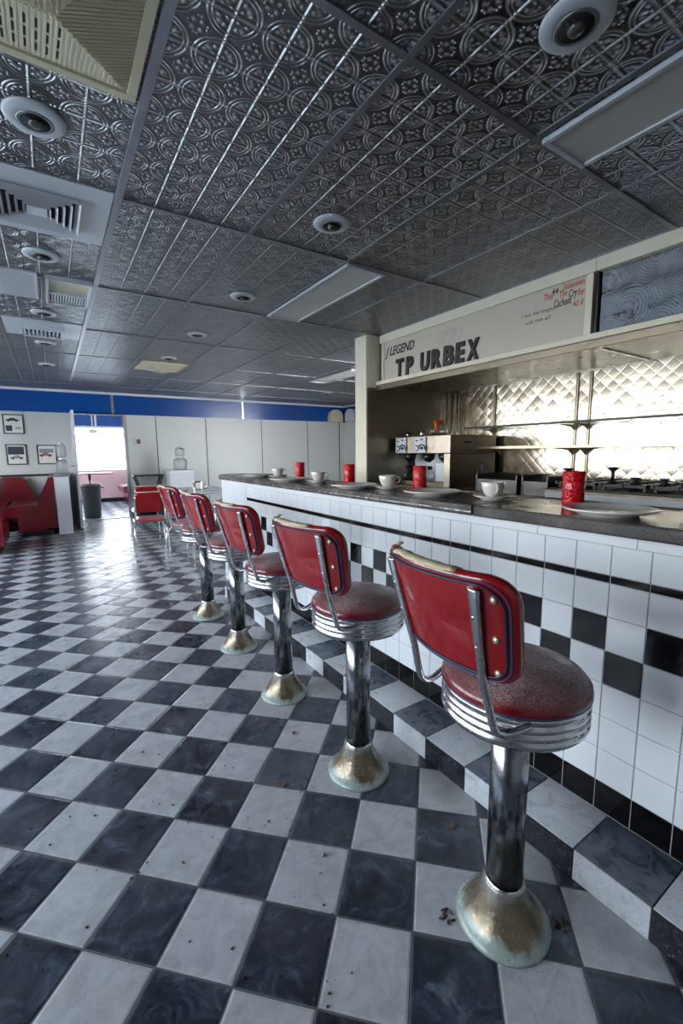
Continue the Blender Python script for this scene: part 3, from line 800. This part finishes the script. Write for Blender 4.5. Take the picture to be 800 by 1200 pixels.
# mirror steel panel right of board
t = thing('swirled_steel_panel', 'swirl-polished mirror steel panel beside the sign board, reflecting the ceiling', 'wall panel', (0, 0, 0))
MB().box(SX+.02, SX+.03, -1.6, 1.487, SB+.03, 2.33, 'swirl').build('sheet', t)
MB().box(SX-.02, SX+.05, -1.6, 1.498, 2.305, CH-.001, 'cream_trim', .003).build('top_trim', t)
MB().box(SX, SX+.03, 1.4875, 1.4985, SB+.03, 2.305, 'black').build('edge_gasket', t)
f = MB()
for y in (1.0, 1.03): f.tube([(SX+.02, y, 2.27), (SX+.014, y, 2.27)], .006, 'black', 8, side=(0, 1, 0))
f.build('screws', t)
# soffit
t = thing('serving_soffit', 'stainless soffit ledge running under the sign board over the kitchen', 'soffit', (0, 0, 0))
MB().box(SX+.0, 3.725, -1.6, 3.62, SB-.02, SB+.028, 'steel').build('underside', t)
MB().box(SX-.055, SX, -1.6, 3.62, SB-.004, SB+.032, 'cream_trim', .004).build('front_lip', t)
MB().box(SX-.045, SX+.004, -1.6, 3.62, SB-.055, SB-.005, 'steel', .003).build('valance', t)
f = MB().box(SX+.06, 3.7, 1.52, 1.535, SB-.026, SB-.021, 'chrome'); f.build('seam', t)
# back counter
t = thing('back_counter', 'stainless back counter along the quilted kitchen wall', 'counter', (0, 0, 0))
MB().box(3.0, 3.725, -1.6, 3.62, .1, .86, 'steel').build('cabinet', t)
MB().box(2.95, 3.728, -1.6, 3.622, .86, .90, 'steel', .006).build('worktop', t)
MB().box(3.05, 3.725, -1.6, 3.62, 0, .1, 'black').build('toe_kick', t)
# wall standards and shelves
t = thing('upper_wall_shelf', 'upper thin glass shelf on the quilted steel wall', 'shelf', (0, 0, 0))
MB().box(3.45, 3.715, .2, 3.02, 1.452, 1.462, 'glass_g', .002).build('shelf_board', t)
f = MB().box(3.44, 3.452, .2, 3.02, 1.448, 1.466, 'black', .002); f.build('front_edge', t)
for y in (2.88, 2.06, 1.95):
    f = MB(); f.prism([(3.72, 1.40), (3.72, 1.450), (3.50, 1.450), (3.50, 1.443), (3.66, 1.43)], 'y', y-.004, y+.004, 'steel'); f.build('bracket', t)
t = thing('lower_wall_shelf', 'lower and deeper steel shelf on the quilted wall', 'shelf', (0, 0, 0))
MB().box(3.38, 3.715, .2, 2.86, 1.262, 1.272, 'steel', .002).build('shelf_board', t)
MB().box(3.372, 3.386, .2, 2.86, 1.252, 1.276, 'steel', .002).build('front_lip', t)
for y in (2.78, 2.06, 1.95):
    f = MB(); f.prism([(3.72, 1.19), (3.72, 1.260), (3.45, 1.260), (3.45, 1.25), (3.64, 1.235)], 'y', y-.004, y+.004, 'steel'); f.build('bracket', t)
for i, (y, l) in enumerate(((2.88, 'shelf upright nearest the coffee machine'), (2.06, 'left one of the pair of close-set shelf uprights'), (1.95, 'right one of the pair of close-set shelf uprights'))):
    o = MB().box(3.717, 3.7295, y-.011, y+.011, .92, 1.87, 'steel').box(3.7165, 3.7175, y-.003, y+.003, .92, 1.87, 'black').build('shelf_standard')
    tag(o, 'slim steel '+l+' on the quilted wall', 'shelf upright', 'shelf uprights on the quilted wall')
for y in (3.33, 3.2, 3.08):
    pass
b = MB()
for y in (3.48, 3.40, 3.33, 3.29): b.tube([(3.69, y, .91), (3.69, y, SB-.021)], .006, 'chrome', 8)
tag(b.build('beverage_tubes'), 'thin vertical steel tubes rising behind the coffee machine to the soffit', 'pipes')

# coffee machine (faces the counter, -x)
MZ = .90
t = thing('coffee_machine', 'stainless double coffee brewer on the back counter by the partition', 'coffee machine', (0, 0, 0))
MB().box(3.02, 3.66, 2.80, 3.56, 1.215, 1.385, 'steel_wall', .006).build('brew_head', t)
MB().box(3.02, 3.66, 2.80, 2.875, MZ, 1.2145, 'steel_wall', .004).build('side_tower', t)
MB().box(3.30, 3.45, 2.876, 3.56, MZ, 1.2145, 'laminate', .004).build('back_panel', t)
MB().box(3.02, 3.299, 2.876, 3.56, MZ, MZ+.045, 'steel', .004).build('drip_base', t)
MB().box(3.06, 3.28, 2.89, 3.02, MZ+.046, 1.13, 'laminate', .01).build('water_tank', t)
for y in (3.10, 3.38):
    p = MB().box(3.005, 3.0195, y, y+.155, 1.222, 1.375, 'white_pl', .004).build('control_panel', t)
    f = MB()
    f.tube([(3.004, y+.045, 1.268), (2.992, y+.045, 1.268)], .014, 'black', 12, side=(0, 1, 0))
    f.tube(smooth_path([(3.001, y+.088, 1.25), (2.999, y+.086, 1.282), (2.997, y+.046, 1.302), (2.999, y+.006, 1.282), (3.001, y+.004, 1.25)], 5), .006, 'black', 8, side=(1, 0, 0))
    for (a, z) in ((.12, 1.34), (.12, 1.29), (.12, 1.245), (.05, 1.35)): f.box(3.0, 3.005, y+a-.014, y+a+.014, z-.006, z+.006, 'black')
    f.build('controls', p)
for y in (2.95, 3.17, 3.44): MB().lathe([(.02, 1.13), (.055, 1.16), (.06, 1.165), (.065, 1.214)], 'black', 20, c=(3.12, y, 0)).build('brew_basket', t)
MB().box(3.2, 3.3, 2.797, 2.8, 1.31, 1.325, 'black').box(3.2, 3.3, 2.797, 2.8, 1.24, 1.248, 'black').build('vents', t)
def carafe(x, y, z, label, hcol, base=None):
    t = thing('coffee_carafe', label, 'coffee pot', (x, y, z), 0, 'glass coffee carafes')
    MB().lathe([(.001, .001), (.045, 0), (.062, .012), (.068, .035), (.064, .06), (.045, .088), (.036, .1), (.040, .118), (.038, .118), (.034, .1), (.043, .087), (.062, .059), (.066, .035), (.06, .014), (.044, .003), (.001, .003)], 'glass', 32, caps=False).build('glass_bowl', t)
    MB().lathe([(.038, .098), (.0425, .102), (.0435, .124), (.03, .130), (.002, .131)], hcol, 28).build('collar', t)
    f = MB().tube(smooth_path([(-.036, -.02, .115), (-.07, -.04, .122), (-.084, -.05, .1), (-.08, -.048, .05), (-.072, -.044, .035)]), (.010, .006), hcol, 10, side=(.5, -.8, 0)); f.build('handle', t)
    t.scale = (1.22, 1.22, 1.1)
    return t
carafe(3.14, 3.06, 1.386, 'glass carafe with an orange collar and handle on top of the coffee machine', 'orange')
carafe(3.13, 3.44, MZ+.046, 'glass carafe with black handle under the left brew basket of the coffee machine', 'black')
carafe(3.13, 3.20, MZ+.046, 'glass carafe with black handle under the middle brew basket, behind a red tumbler', 'black')
tag(MB().lathe([(.025, 0), (.03, .004), (.035, .03), (.022, .045), (.006, .05)], 'chrome', 24).build('sugar_bowl', loc=(3.12, 3.47, 1.386)), 'small domed steel bowl on the left end of the coffee machine', 'bowl')
tag(MB().lathe([(.02, 0), (.024, .01), (.024, .05), (.012, .056), (.004, .06)], 'chrome', 20).build('creamer_jug', loc=(3.12, 3.27, 1.386)), 'small shiny steel jug on the coffee machine beside the orange-handled carafe', 'jug')
# cable stand beside machine
b = MB()
for k in range(4): b.tube(smooth_path([(3.3, 2.66-.02*k, .9), (3.28+.02*k, 2.70-.05*k, 1.03), (3.3, 2.66+.01*k, 1.13), (3.3, 2.60+.02*k, 1.02-.03*k), (3.3, 2.62, .96)], 6), .005, 'black', 6)
b.lathe([(.05, .9), (.055, .93), (.045, .97), (.004, .975)], 'black', 16, c=(3.3, 2.64, 0))
tag(b.build('coiled_cable'), 'tangle of black cable beside the right side of the coffee machine', 'cable')
# roll lids
def lidbox(y0, y1, label):
    t = thing('steel_pan_lid', label, 'pan', (3.05, y0, .90), 0, 'dark steel pans on the back counter')
    n = 10; L = y1-y0
    pr = [(0, 0), (0, .10)]+[(.02+.36*k/n, .10+.04*math.sin(PI/2*k/n)) for k in range(n+1)]+[(.38, 0)]
    f = MB().prism(pr, 'y', .012, L-.012, 'pan'); f.build('body', t)
    MB().box(-.006, .386, 0, .012, 0, .142, 'pan', .003).build('end_plate', t)
    MB().box(-.006, .386, L-.012, L, 0, .142, 'pan', .003).build('end_plate', t)
lidbox(2.12, 2.52, 'dark steel pan lid on the back counter, the one nearer the coffee machine')
lidbox(1.86, 2.08, 'shorter dark steel pan lid on the back counter, the one nearer the burners')
# range
t = thing('gas_range', 'low stainless gas range top with cast-iron grates behind the counter', 'stove', (0, 0, 0))
MB().box(2.93, 3.70, .25, 1.82, .901, .965, 'steel', .005).build('range_body', t)
MB().box(2.915, 2.929, .27, 1.80, .905, .945, 'laminate', .003).build('front_rail', t)
MB().box(2.96, 3.68, .28, 1.80, .966, .972, 'black').build('burner_tray', t)
for i in range(5):
    y = .44+.30*i
    f = MB()
    for a in (-.13, 0, .13): f.box(3.0, 3.64, y+a-.008, y+a+.008, 1.0, 1.018, 'black')
    for xx in (3.02, 3.18, 3.34, 3.50, 3.62): f.box(xx-.008, xx+.008, y-.135, y+.135, .996, 1.014, 'black')
    for xx in (3.04, 3.6):
        for a in (-.12, .12): f.box(xx-.008, xx+.008, y+a-.008, y+a+.008, .972, 1.0, 'black')
    g = f.build('grate', t)
    f = MB()
    for xx in (3.17, 3.48): f.lathe([(.02, .973), (.045, .985), (.045, .994), (.01, .998)], 'dark', 18, c=(xx, y, 0))
    f.build('burner_caps', g)
def spigot(y, h, label):
    f = MB().lathe([(.03, 0), (.032, .008), (.012, .014), (.010, h*.75), (.03, h*.92), (.034, h), (.02, h+.004)], 'black', 18)
    return tag(f.build('valve_knob', loc=(3.1, y, 1.0185)), label, 'knob', 'black mushroom knobs behind the counter')
spigot(1.74, .085, 'black mushroom-shaped knob on the burner grate just left of the nearest red tumbler')
spigot(1.44, .10, 'black mushroom-shaped knob rising right behind the nearest red tumbler')
for y, w in ((1.30, 'first'), (1.14, 'second'), (1.03, 'third'), (.92, 'fourth')):
    spigot(y, .035, 'short black burner-grate knob, %s to the right of the nearest red tumbler' % w)

# ------------------------------------------------------------------ dinette set and far objects
def make_chair():
    t = thing('dinette_chair', '', 'chair', (0, 0, 0), 0, 'red and chrome dinette chairs')
    # faces +x; back at -x
    pr = rr_outline(.36, .36, .06, .06, 5)
    f = MB(); R = []
    for (k, z) in ((.02, .405), (0, .412), (0, .43), (.015, .445), (.06, .452)):
        R.append([Vector((.0+(p[1]-.18)*(1-2*k/.36), p[0]*(1-2*k/.36), z)) for p in pr])
    ring_shape(f, R, 'pink_seat'); ring_shape(f, [R[0]], 'pink_seat')
    f.build('seat', t)
    MB().tube([Vector(p)*1+Vector((0, 0, .004)) for p in R[1]], (.004, .010), 'chrome', 6, closed=True, side=(0, 0, 1)).build('seat_band', t)
    ol = rr_outline(.35, .25, .05, .04, 5); R = []
    fm = lambda s, h, d: Vector((-.185-.18*h+.5*s*s+d, s, .53+h))
    for (k, d) in ((.1, 0), (.03, 0), (.004, .004), (0, .014), (.006, .026), (.03, .034), (.1, .038)):
        R.append([fm(p[0]*(1-2*k/.35), .125+(p[1]-.125)*(1-2*k/.25), d) for p in ol])
    f = MB(); ring_shape(f, R, 'red_back'); ring_shape(f, [R[0]], 'red_back')
    br = f.build('backrest', t)
    MB().tube([fm(-.15+.3*k/12, .25, .018) for k in range(13)], (.006, .016), 'china', 8, side=(0, 0, 1)).build('top_trim', br)
    for s in (-1, 1):
        MB().tube(smooth_path([fm(s*.16, .2, -.008), fm(s*.165, .05, -.01), Vector((-.18, s*.17, .43)), Vector((-.10, s*.175, .40)), Vector((.10, s*.175, .395)), Vector((.17, s*.18, .36)), Vector((.185, s*.19, .2)), Vector((.19, s*.195, 0))], 6), .011, 'chrome', 10).build('side_frame', t)
        MB().tube(smooth_path([Vector((-.06, s*.165, .39)), Vector((-.15, s*.175, .37)), Vector((-.205, s*.185, .28)), Vector((-.22, s*.19, .12)), Vector((-.225, s*.195, 0))], 6), .011, 'chrome', 10).build('leg', t)
    return t
ch = make_chair()
def place(x, y, deg, label, first=False):
    o = ch if first else dup(ch, (x, y, 0), math.radians(deg), label)
    o.location = (x, y, 0); o.rotation_euler = (0, 0, math.radians(deg)); o['label'] = label
place(.98, 5.92, 84, 'red dinette chair with its back to the camera, leftmost of the near dinette chairs', True)
place(1.12, 7.0, 88, 'red dinette chair half hidden straight behind the leftmost one')
place(1.33, 5.33, 40, 'red dinette chair mostly hidden behind the furthest counter stool')
place(2.15, 5.85, 180, 'dark red dinette chair on the far side of the table, seen past the fourth stool')
place(2.1, 6.6, 190, 'dark red dinette chair by the table end nearest the white cabinet')
t = thing('dinette_table', 'pale chrome-edged dinette table behind the counter stools', 'table', (1.72, 6.05, 0))
f = MB().prism([(p[0], p[1]-.55) for p in rr_outline(.62, 1.1, .08, .08)], 'z', .715, .75, 'laminate'); f.build('tabletop', t)
MB().tube([Vector((p[0], p[1]-.55, .733)) for p in rr_outline(.63, 1.11, .08, .08)], (.004, .018), 'chrome', 6, closed=True, side=(1, 0, .01)).build('edge_band', t)
MB().lathe([(.03, .05), (.03, .714)], 'chrome', 20).build('pedestal', t)
f = MB()
for a in range(4):
    c, s = math.cos(a*PI/2+.78), math.sin(a*PI/2+.78)
    f.tube(smooth_path([(c*.02, s*.02, .10), (c*.18, s*.18, .06), (c*.33, s*.33, .015)]), .018, 'chrome', 8, side=(0, 0, 1))
f.build('feet', t)
t = thing('napkin_dispenser', 'small chrome napkin dispenser on the dinette table', 'napkin holder', (1.62, 6.0, .75))
MB().box(-.05, .05, -.04, .04, 0, .12, 'chrome', .01).build('case', t); MB().box(-.035, .035, -.043, -.040, .02, .10, 'paper').build('napkin', t)
b = MB().lathe([(.02, 0), (.022, .04), (.018, .055)], 'glass', 16).lathe([(.018, .0551), (.016, .075), (.004, .078)], 'chrome', 16)
tag(b.build('salt_shaker', loc=(1.76, 6.15, .75)), 'small glass salt shaker with chrome cap on the dinette table', 'shaker')
# cabinet with stacked glass jugs
t = thing('beverage_cabinet', 'white boxy cabinet against the far wall panels', 'cabinet', (2.05, 8.8, 0))
MB().box(-.22, .22, -.2, .2, .03, .93, 'laminate', .012).build('body', t)
MB().box(-.2, .2, -.207, -.2005, .06, .88, 'white_pl', .003).build('door', t)
MB().box(-.2, .2, -.18, .18, 0, .03, 'black').build('plinth', t)
def jar(x, y, z, sc, label, tall=1):
    t = thing('glass_dispenser', label, 'jar', (x, y, z), 0, 'clear glass drink dispensers'); t.scale = (1, 1, tall)
    MB().lathe([(.001, 0), (.10*sc, 0), (.115*sc, .02*sc), (.118*sc, .17*sc), (.09*sc, .205*sc), (.06*sc, .215*sc), (.056*sc, .211*sc), (.086*sc, .2*sc), (.112*sc, .168*sc), (.109*sc, .024*sc), (.095*sc, .006), (.001, .006)], 'frost', 28, caps=False).build('vessel', t)
    MB().lathe([(.063*sc, .2152*sc), (.065*sc, .235*sc), (.03*sc, .245*sc), (.004, .25*sc)], 'white_pl', 24).build('lid', t)
jar(2.06, 8.75, .931, 1.05, 'lower clear glass dispenser standing on the white cabinet')
jar(2.06, 8.75, 1.196, .72, 'upper small clear glass dispenser stacked on the one on the white cabinet')
t = thing('console_rack', 'low dark rack with curved legs by the far wall next to the doorway', 'rack', (1.53, 9.1, 0))
MB().box(-.27, .27, -.12, .12, .815, .845, 'black', .004).build('top', t)
for sx in (-1, 1):
    MB().tube(smooth_path([(sx*.24, -.1, .815), (sx*.2, -.1, .70), (sx*.17, -.1, .55), (sx*.22, -.1, .3), (sx*.24, -.1, 0)]), .022, 'black', 8).build('leg', t)
    MB().tube(smooth_path([(sx*.24, .1, .815), (sx*.2, .1, .70), (sx*.17, .1, .55), (sx*.22, .1, .3), (sx*.24, .1, 0)]), .022, 'black', 8).build('leg', t)
MB().box(-.2, .2, -.11, .11, .44, .47, 'wood', .004).build('shelf', t)
def pack(x, w, m, l): tag(MB().box(x-w/2, x+w/2, 9.04, 9.2, .47, .62, m, .006).build('box'), l, 'box', 'small boxes on the dark rack')
pack(1.42, .10, 'red_booth', 'small red box on the shelf of the dark rack')
pack(1.53, .09, 'beige', 'small tan box in the middle of the dark rack shelf')
pack(1.64, .08, 'wood', 'small brown box at the right of the dark rack shelf')
# thermostat
t = thing('thermostat', 'small white thermostat box on the far wall right of the doorway', 'thermostat', (1.455, YF, 1.48))
MB().box(-.075, .075, -.03, 0, -.085, .085, 'white_pl', .006).build('case', t); MB().box(-.035, .035, -.034, -.0305, -.045, .045, 'wood').build('dial', t)
# framed pictures
def picture(x0, x1, z0, z1, style, label):
    t = thing('framed_picture', label, 'picture', ((x0+x1)/2, YF, (z0+z1)/2), 0, 'framed photos on the far wall')
    w, h = (x1-x0)/2, (z1-z0)/2; f = MB(); e = .016
    for (a, b_, c, d) in ((-w, w, -h, -h+e), (-w, w, h-e, h), (-w, -w+e, -h+e, h-e), (w-e, w, -h+e, h-e)): f.box(a, b_, -.025, 0, c, d, 'black', .002)
    f.build('frame', t)
    MB().box(-w+e, w-e, -.012, -.002, -h+e, h-e, 'paper').build('mount', t)
    f = MB(); y = -.0135
    def car(cx, cz, s, m):
        pts = [(-1, -.15), (-1, .1), (-.6, .16), (-.3, .4), (.3, .4), (.6, .16), (1, .08), (1, -.15)]
        f.prism([(cx+p[0]*s, cz+p[1]*s) for p in pts], 'y', y, y+.001, m)
        for q in (-.6, .6): f.prism([(cx+q*s+.18*s*math.cos(a*PI/5), cz-.15*s+.18*s*math.sin(a*PI/5)) for a in range(10)], 'y', y-.0005, y+.001, 'black')
    if style == 0:
        car(-.01, h*.42, w*.62, 'photo_dark'); f.box(-w*.75, -w*.15, y, y+.001, -h*.7, -h*.12, 'photo_dark'); car(w*.42, -h*.4, w*.3, 'photo_mid')
    elif style == 1:
        f.box(-w*.8, w*.75, y+.0005, y+.0015, h*.0, h*.78, 'photo_dark'); car(0, -h*.3, w*.66, 'photo_mid')
    else:
        f.box(-w*.75, w*.7, y+.0005, y+.0015, h*.18, h*.6, 'photo_mid'); car(-.02, -h*.05, w*.68, 'photo_red')
    f.build('print', t)
picture(-.635, -.345, 1.60, 1.93, 0, 'black-framed page of small car photos, the upper of the framed pictures')
picture(-.635, -.345, 1.075, 1.425, 1, 'black-framed dark photo, lower left of the framed pictures')
picture(-.20, .09, 1.075, 1.415, 2, 'black-framed picture with a reddish car, nearest the doorway')
# sconces in the corner
for (loc, rz_, l) in (((6.0, YF, 1.99), 0, 'pale rounded wall sconce in the far corner, on the wall facing the camera'), ((XR, 9.0, 1.99), -PI/2, 'pale rounded wall sconce in the far corner, on the side wall')):
    t = thing('wall_sconce', l, 'wall light', loc, rz_, 'rounded sconces in the far corner')
    pts = [(-.19, 0), (.19, 0)]+[(.19*math.cos(a*PI/12), .12+.17*math.sin(a*PI/12)) for a in range(13)]
    MB().prism(pts, 'y', -.14, -.021, 'beige' if rz_ == 0 else 'white_pl').build('shade', t); MB().box(-.1, .1, -.0205, 0, .03, .2, 'white_pl').build('backplate', t)

# booths at left
t = thing('booth_partition', 'pale grey half-height partition end between the booth and the doorway', 'partition', (.11, 8.7, 0))
MB().box(-.095, .095, -.65, .73, 0, .9, 'white_pl', .006).build('panel', t); MB().box(-.11, .11, -.66, .735, .9, .925, 'trim_metal', .004).build('cap', t)
jar(.14, 8.35, .926, .68, 'clear glass dispenser standing on the booth partition', 1.6)
jar(.14, 8.35, 1.200, .60, 'second clear glass dispenser stacked above the one on the booth partition', 1.6)
def booth_bench(x, y0, y1, face, label, w=.62, backh=.9, lean=.10):
    """bench whose backrest is at x, seat going towards face (-1/+1)"""
    t = thing('booth_bench', label, 'booth seat', (x, (y0+y1)/2, 0), 0, 'red vinyl booth benches'); l = (y1-y0)/2
    g = face
    pts = [(0, .10), (0, backh-.02), (g*.03, backh), (g*.07, backh-.01), (g*.10, backh-.08), (g*(.13+lean), .52), (g*(.13+lean), .10)]
    bk = MB().prism(pts, 'y', -l, l, 'red_booth').build('backrest', t)
    f = MB()
    for k in range(1, 6): f.tube([(g*.098, -l+2*l*k/6, backh-.09), (g*(.131+lean), -l+2*l*k/6, .53)], .004, 'piping', 6)
    f.build('seams', bk)
    pts = [(g*.12, .30), (g*.12, .46), (g*.2, .475), (g*(w-.03), .47), (g*w, .45), (g*w, .33), (g*(w-.02), .30)]
    MB().prism(pts, 'y', -l+.005, l-.005, 'red_booth').build('seat', t)
    MB().prism([(g*.14, .08), (g*(w-.12), .08), (g*(w-.12), .299), (g*.14, .299)], 'y', -l+.01, l-.01, 'red_booth').build('base', t)
    MB().prism([(g*.05, 0), (g*(w-.15), 0), (g*(w-.15), .079), (g*.05, .079)], 'y', -l+.02, l-.02, 'black').build('plinth', t)
booth_bench(.005, 8.12, 9.18, -1, 'red booth bench whose tall back stands against the pale grey partition')
t = thing('booth_bench', 'red wall bench at the left edge whose sloping back stands under the framed pictures', 'booth seat', (-1.0, 9.2, 0), 0, 'red vinyl booth benches')
MB().prism([(-.75, .1), (.74, .1), (.72, .5), (.575, .865), (-.75, .865)], 'y', 0, .17, 'red_booth').build('backrest', t)
MB().box(-.75, .36, -.5, -.002, .32, .47, 'red_booth', .02).build('seat', t); MB().box(-.75, .34, -.44, -.01, .08, .319, 'red_booth', .004).build('base', t)
MB().box(-.75, .32, -.4, -.01, 0, .079, 'black').build('plinth', t)
booth_bench(-.58, 6.85, 7.7, -1, 'near red booth bench end cut off by the left edge of the photo', .6, .95)
t = thing('booth_table', 'white-edged booth table cut off by the left edge of the photo', 'table', (-.98, 8.05, 0))
MB().box(-.40, .30, -.25, .5, .735, .765, 'laminate', .008).build('tabletop', t); MB().lathe([(.2, 0), (.2, .01), (.03, .03), (.03, .734)], 'black', 20).build('pedestal', t)

# objects in the far room
t = thing('trash_can', 'dark grey plastic trash can just beyond the doorway', 'trash can', (.60, 9.85, 0))
MB().lathe([(.13, 0), (.145, .01), (.175, .62), (.185, .625), (.185, .66), (.172, .66), (.165, .62), (.135, .02), (.001, .02)], 'bin', 32, caps=False).build('bucket', t)
f = MB()
for s in (-1, 1): f.tube(smooth_path([(s*.18, -.05, .60), (s*.22, -.04, .585), (s*.22, .04, .585), (s*.18, .05, .60)]), .012, 'bin', 8, side=(0, 0, 1))
f.build('handles', t)
booth_bench(1.95, 11.7, 12.8, -1, 'small red booth bench visible through the doorway at its right side', .55, .6)
t = thing('booth_table', 'red-edged table under the bright window, seen through the doorway', 'table', (.75, 12.4, 0))
MB().box(-.45, .5, -.3, .3, .76, .79, 'pink_seat', .006).build('tabletop', t); MB().lathe([(.18, 0), (.18, .01), (.03, .03), (.03, .759)], 'chrome', 20).build('pedestal', t)
t = thing('ceiling_fan', 'white ceiling fan hanging in the room beyond the doorway', 'fan', (.86, 11.8, -.08))
MB().lathe([(.012, 1.86), (.012, 2.369)], 'beige', 12).build('downrod', t)
MB().lathe([(.03, 1.80), (.08, 1.81), (.10, 1.84), (.09, 1.88), (.02, 1.90)], 'beige', 28).build('motor', t)
for k in range(4):
    a = .25+k*PI/2; c, s = math.cos(a), math.sin(a); f = MB()
    q = [(c*.10-s*w_, s*.10+c*w_) for w_ in (-.04, .04)]+[(c*.62-s*w_, s*.62+c*w_) for w_ in (.065, -.065)]
    f.prism(q, 'z', 1.845, 1.853, 'beige'); f.build('blade', t)

# ------------------------------------------------------------------ floor litter
def leaf(x, y, s, rz_, label):
    n = 9; vs = []; 
    for k in range(n):
        a = 2*PI*k/n; r = s*(.6+.4*random.random())*(1.25 if k % 3 == 0 else .8); vs.append((r*math.cos(a), .6*r*math.sin(a), .0015+.006*random.random()))
    vs.append((0, 0, .004)); vs += [(v[0], v[1], v[2]+.0012) for v in vs]
    m = n+1; fs = []
    for k in range(n): fs += [(k, (k+1) % n, n), (m+k, m+(k+1) % n, m+n), (k, (k+1) % n, m+(k+1) % n, m+k)]
    o = MB().add(vs, fs, 'leaf').build('dry_leaf', loc=(x, y, 0)); o.rotation_euler = (0, 0, rz_)
    tag(o, label, 'leaf', 'dry leaves on the floor')
leaf(1.007, .888, .016, .4, 'tan curled leaf scrap on a dark tile beyond the nearest stool base')
leaf(.604, 1.035, .011, 1, 'small brown scrap on a pale tile left of the nearest stool')
leaf(.622, 1.374, .022, 2, 'brown dry leaf on the floor left of the second stool base')
leaf(.234, 1.25, .008, 2, 'tiny dark scrap on a pale tile in the left foreground')
leaf(.70, 1.80, .018, 1.2, 'brown leaf below the third stool base')
leaf(.80, 1.62, .016, .2, 'dry leaf between the second and third stool bases')
leaf(.71, 2.08, .015, 2.2, 'dark dry leaf left of the third stool base')
def rubble(x, y, R, n, label):
    b = MB()
    for k in range(n):
        a = random.random()*6.28; r = R*math.sqrt(random.random()); s = .002+.004*random.random()
        cx, cy = r*math.cos(a), r*math.sin(a); d = random.random()*3
        v = [(cx+s*math.cos(d+q*2.1), cy+s*math.sin(d+q*2.1), 0) for q in range(3)]+[(cx, cy, s*1.1)]
        b.add(v, [(0, 1, 3), (1, 2, 3), (2, 0, 3), (0, 1, 2)], 'rust')
    o = b.build('dirt', loc=(x, y, .0002)); tag(o, label, 'dirt', kind='stuff')
rubble(.785, .70, .02, 26, 'crumbs of rusty dirt beside the nearest stool base')
rubble(1.02, .52, .022, 30, 'crumbs of dirt at the right foot of the nearest stool base')
rubble(.1, 1.25, .66, 160, 'scattered crumbs over the foreground floor')

# ------------------------------------------------------------------ light
w = bpy.data.worlds.new('World'); bpy.context.scene.world = w; w.use_nodes = True
nt = w.node_tree; bg = nt.nodes['Background']
tc = nt.nodes.new('ShaderNodeTexCoord'); sp = nt.nodes.new('ShaderNodeSeparateXYZ'); nt.links.new(tc.outputs['Generated'], sp.inputs[0])
rp = nt.nodes.new('ShaderNodeValToRGB'); nt.links.new(sp.outputs[2], rp.inputs[0])
rp.color_ramp.elements[0].position = 0; rp.color_ramp.elements[0].color = (.95, .97, 1, 1)
rp.color_ramp.elements[1].position = .8; rp.color_ramp.elements[1].color = (.55, .74, 1, 1)
nt.links.new(rp.outputs[0], bg.inputs[0]); bg.inputs[1].default_value = 9.0
for (y0, y1) in wins:
    l = bpy.data.lights.new('window_portal', 'AREA'); l.shape = 'RECTANGLE'; l.size = y1-y0; l.size_y = 1.23
    l.cycles.is_portal = True
    o = bpy.data.objects.new('window_portal', l); C.objects.link(o); o.location = (XL-.02, (y0+y1)/2, 1.465)
    o.rotation_euler = (PI/2, 0, -PI/2)
l = bpy.data.lights.new('window_portal', 'AREA'); l.shape = 'RECTANGLE'; l.size = 8.4; l.size_y = 1.15; l.cycles.is_portal = True
o = bpy.data.objects.new('window_portal', l); C.objects.link(o); o.location = (1.9, YN-.03, 1.375); o.rotation_euler = (-PI/2, 0, 0)

# ------------------------------------------------------------------ camera
cam = bpy.data.cameras.new('Camera'); co = bpy.data.objects.new('Camera', cam); C.objects.link(co)
F = Vector((0.54380209, 0.82816771, -0.13571119)); R = Vector((0.8351187, -0.54998147, -0.00985624)); U = Vector((0.08280126, 0.1079751, 0.99069941))
m = Matrix((R, U, -F)).transposed().to_4x4(); m.translation = Vector((0, 0, 1.23745)); co.matrix_world = m
cam.sensor_fit = 'VERTICAL'; cam.sensor_height = 36; cam.sensor_width = 24; cam.lens = 512.78/1200*36; cam.clip_start = .02
bpy.context.scene.camera = co
vs = bpy.context.scene.view_settings
vs.view_transform = 'Standard'; vs.look = 'None'; vs.gamma = 1; vs.use_curve_mapping = False; vs.exposure = 0.97
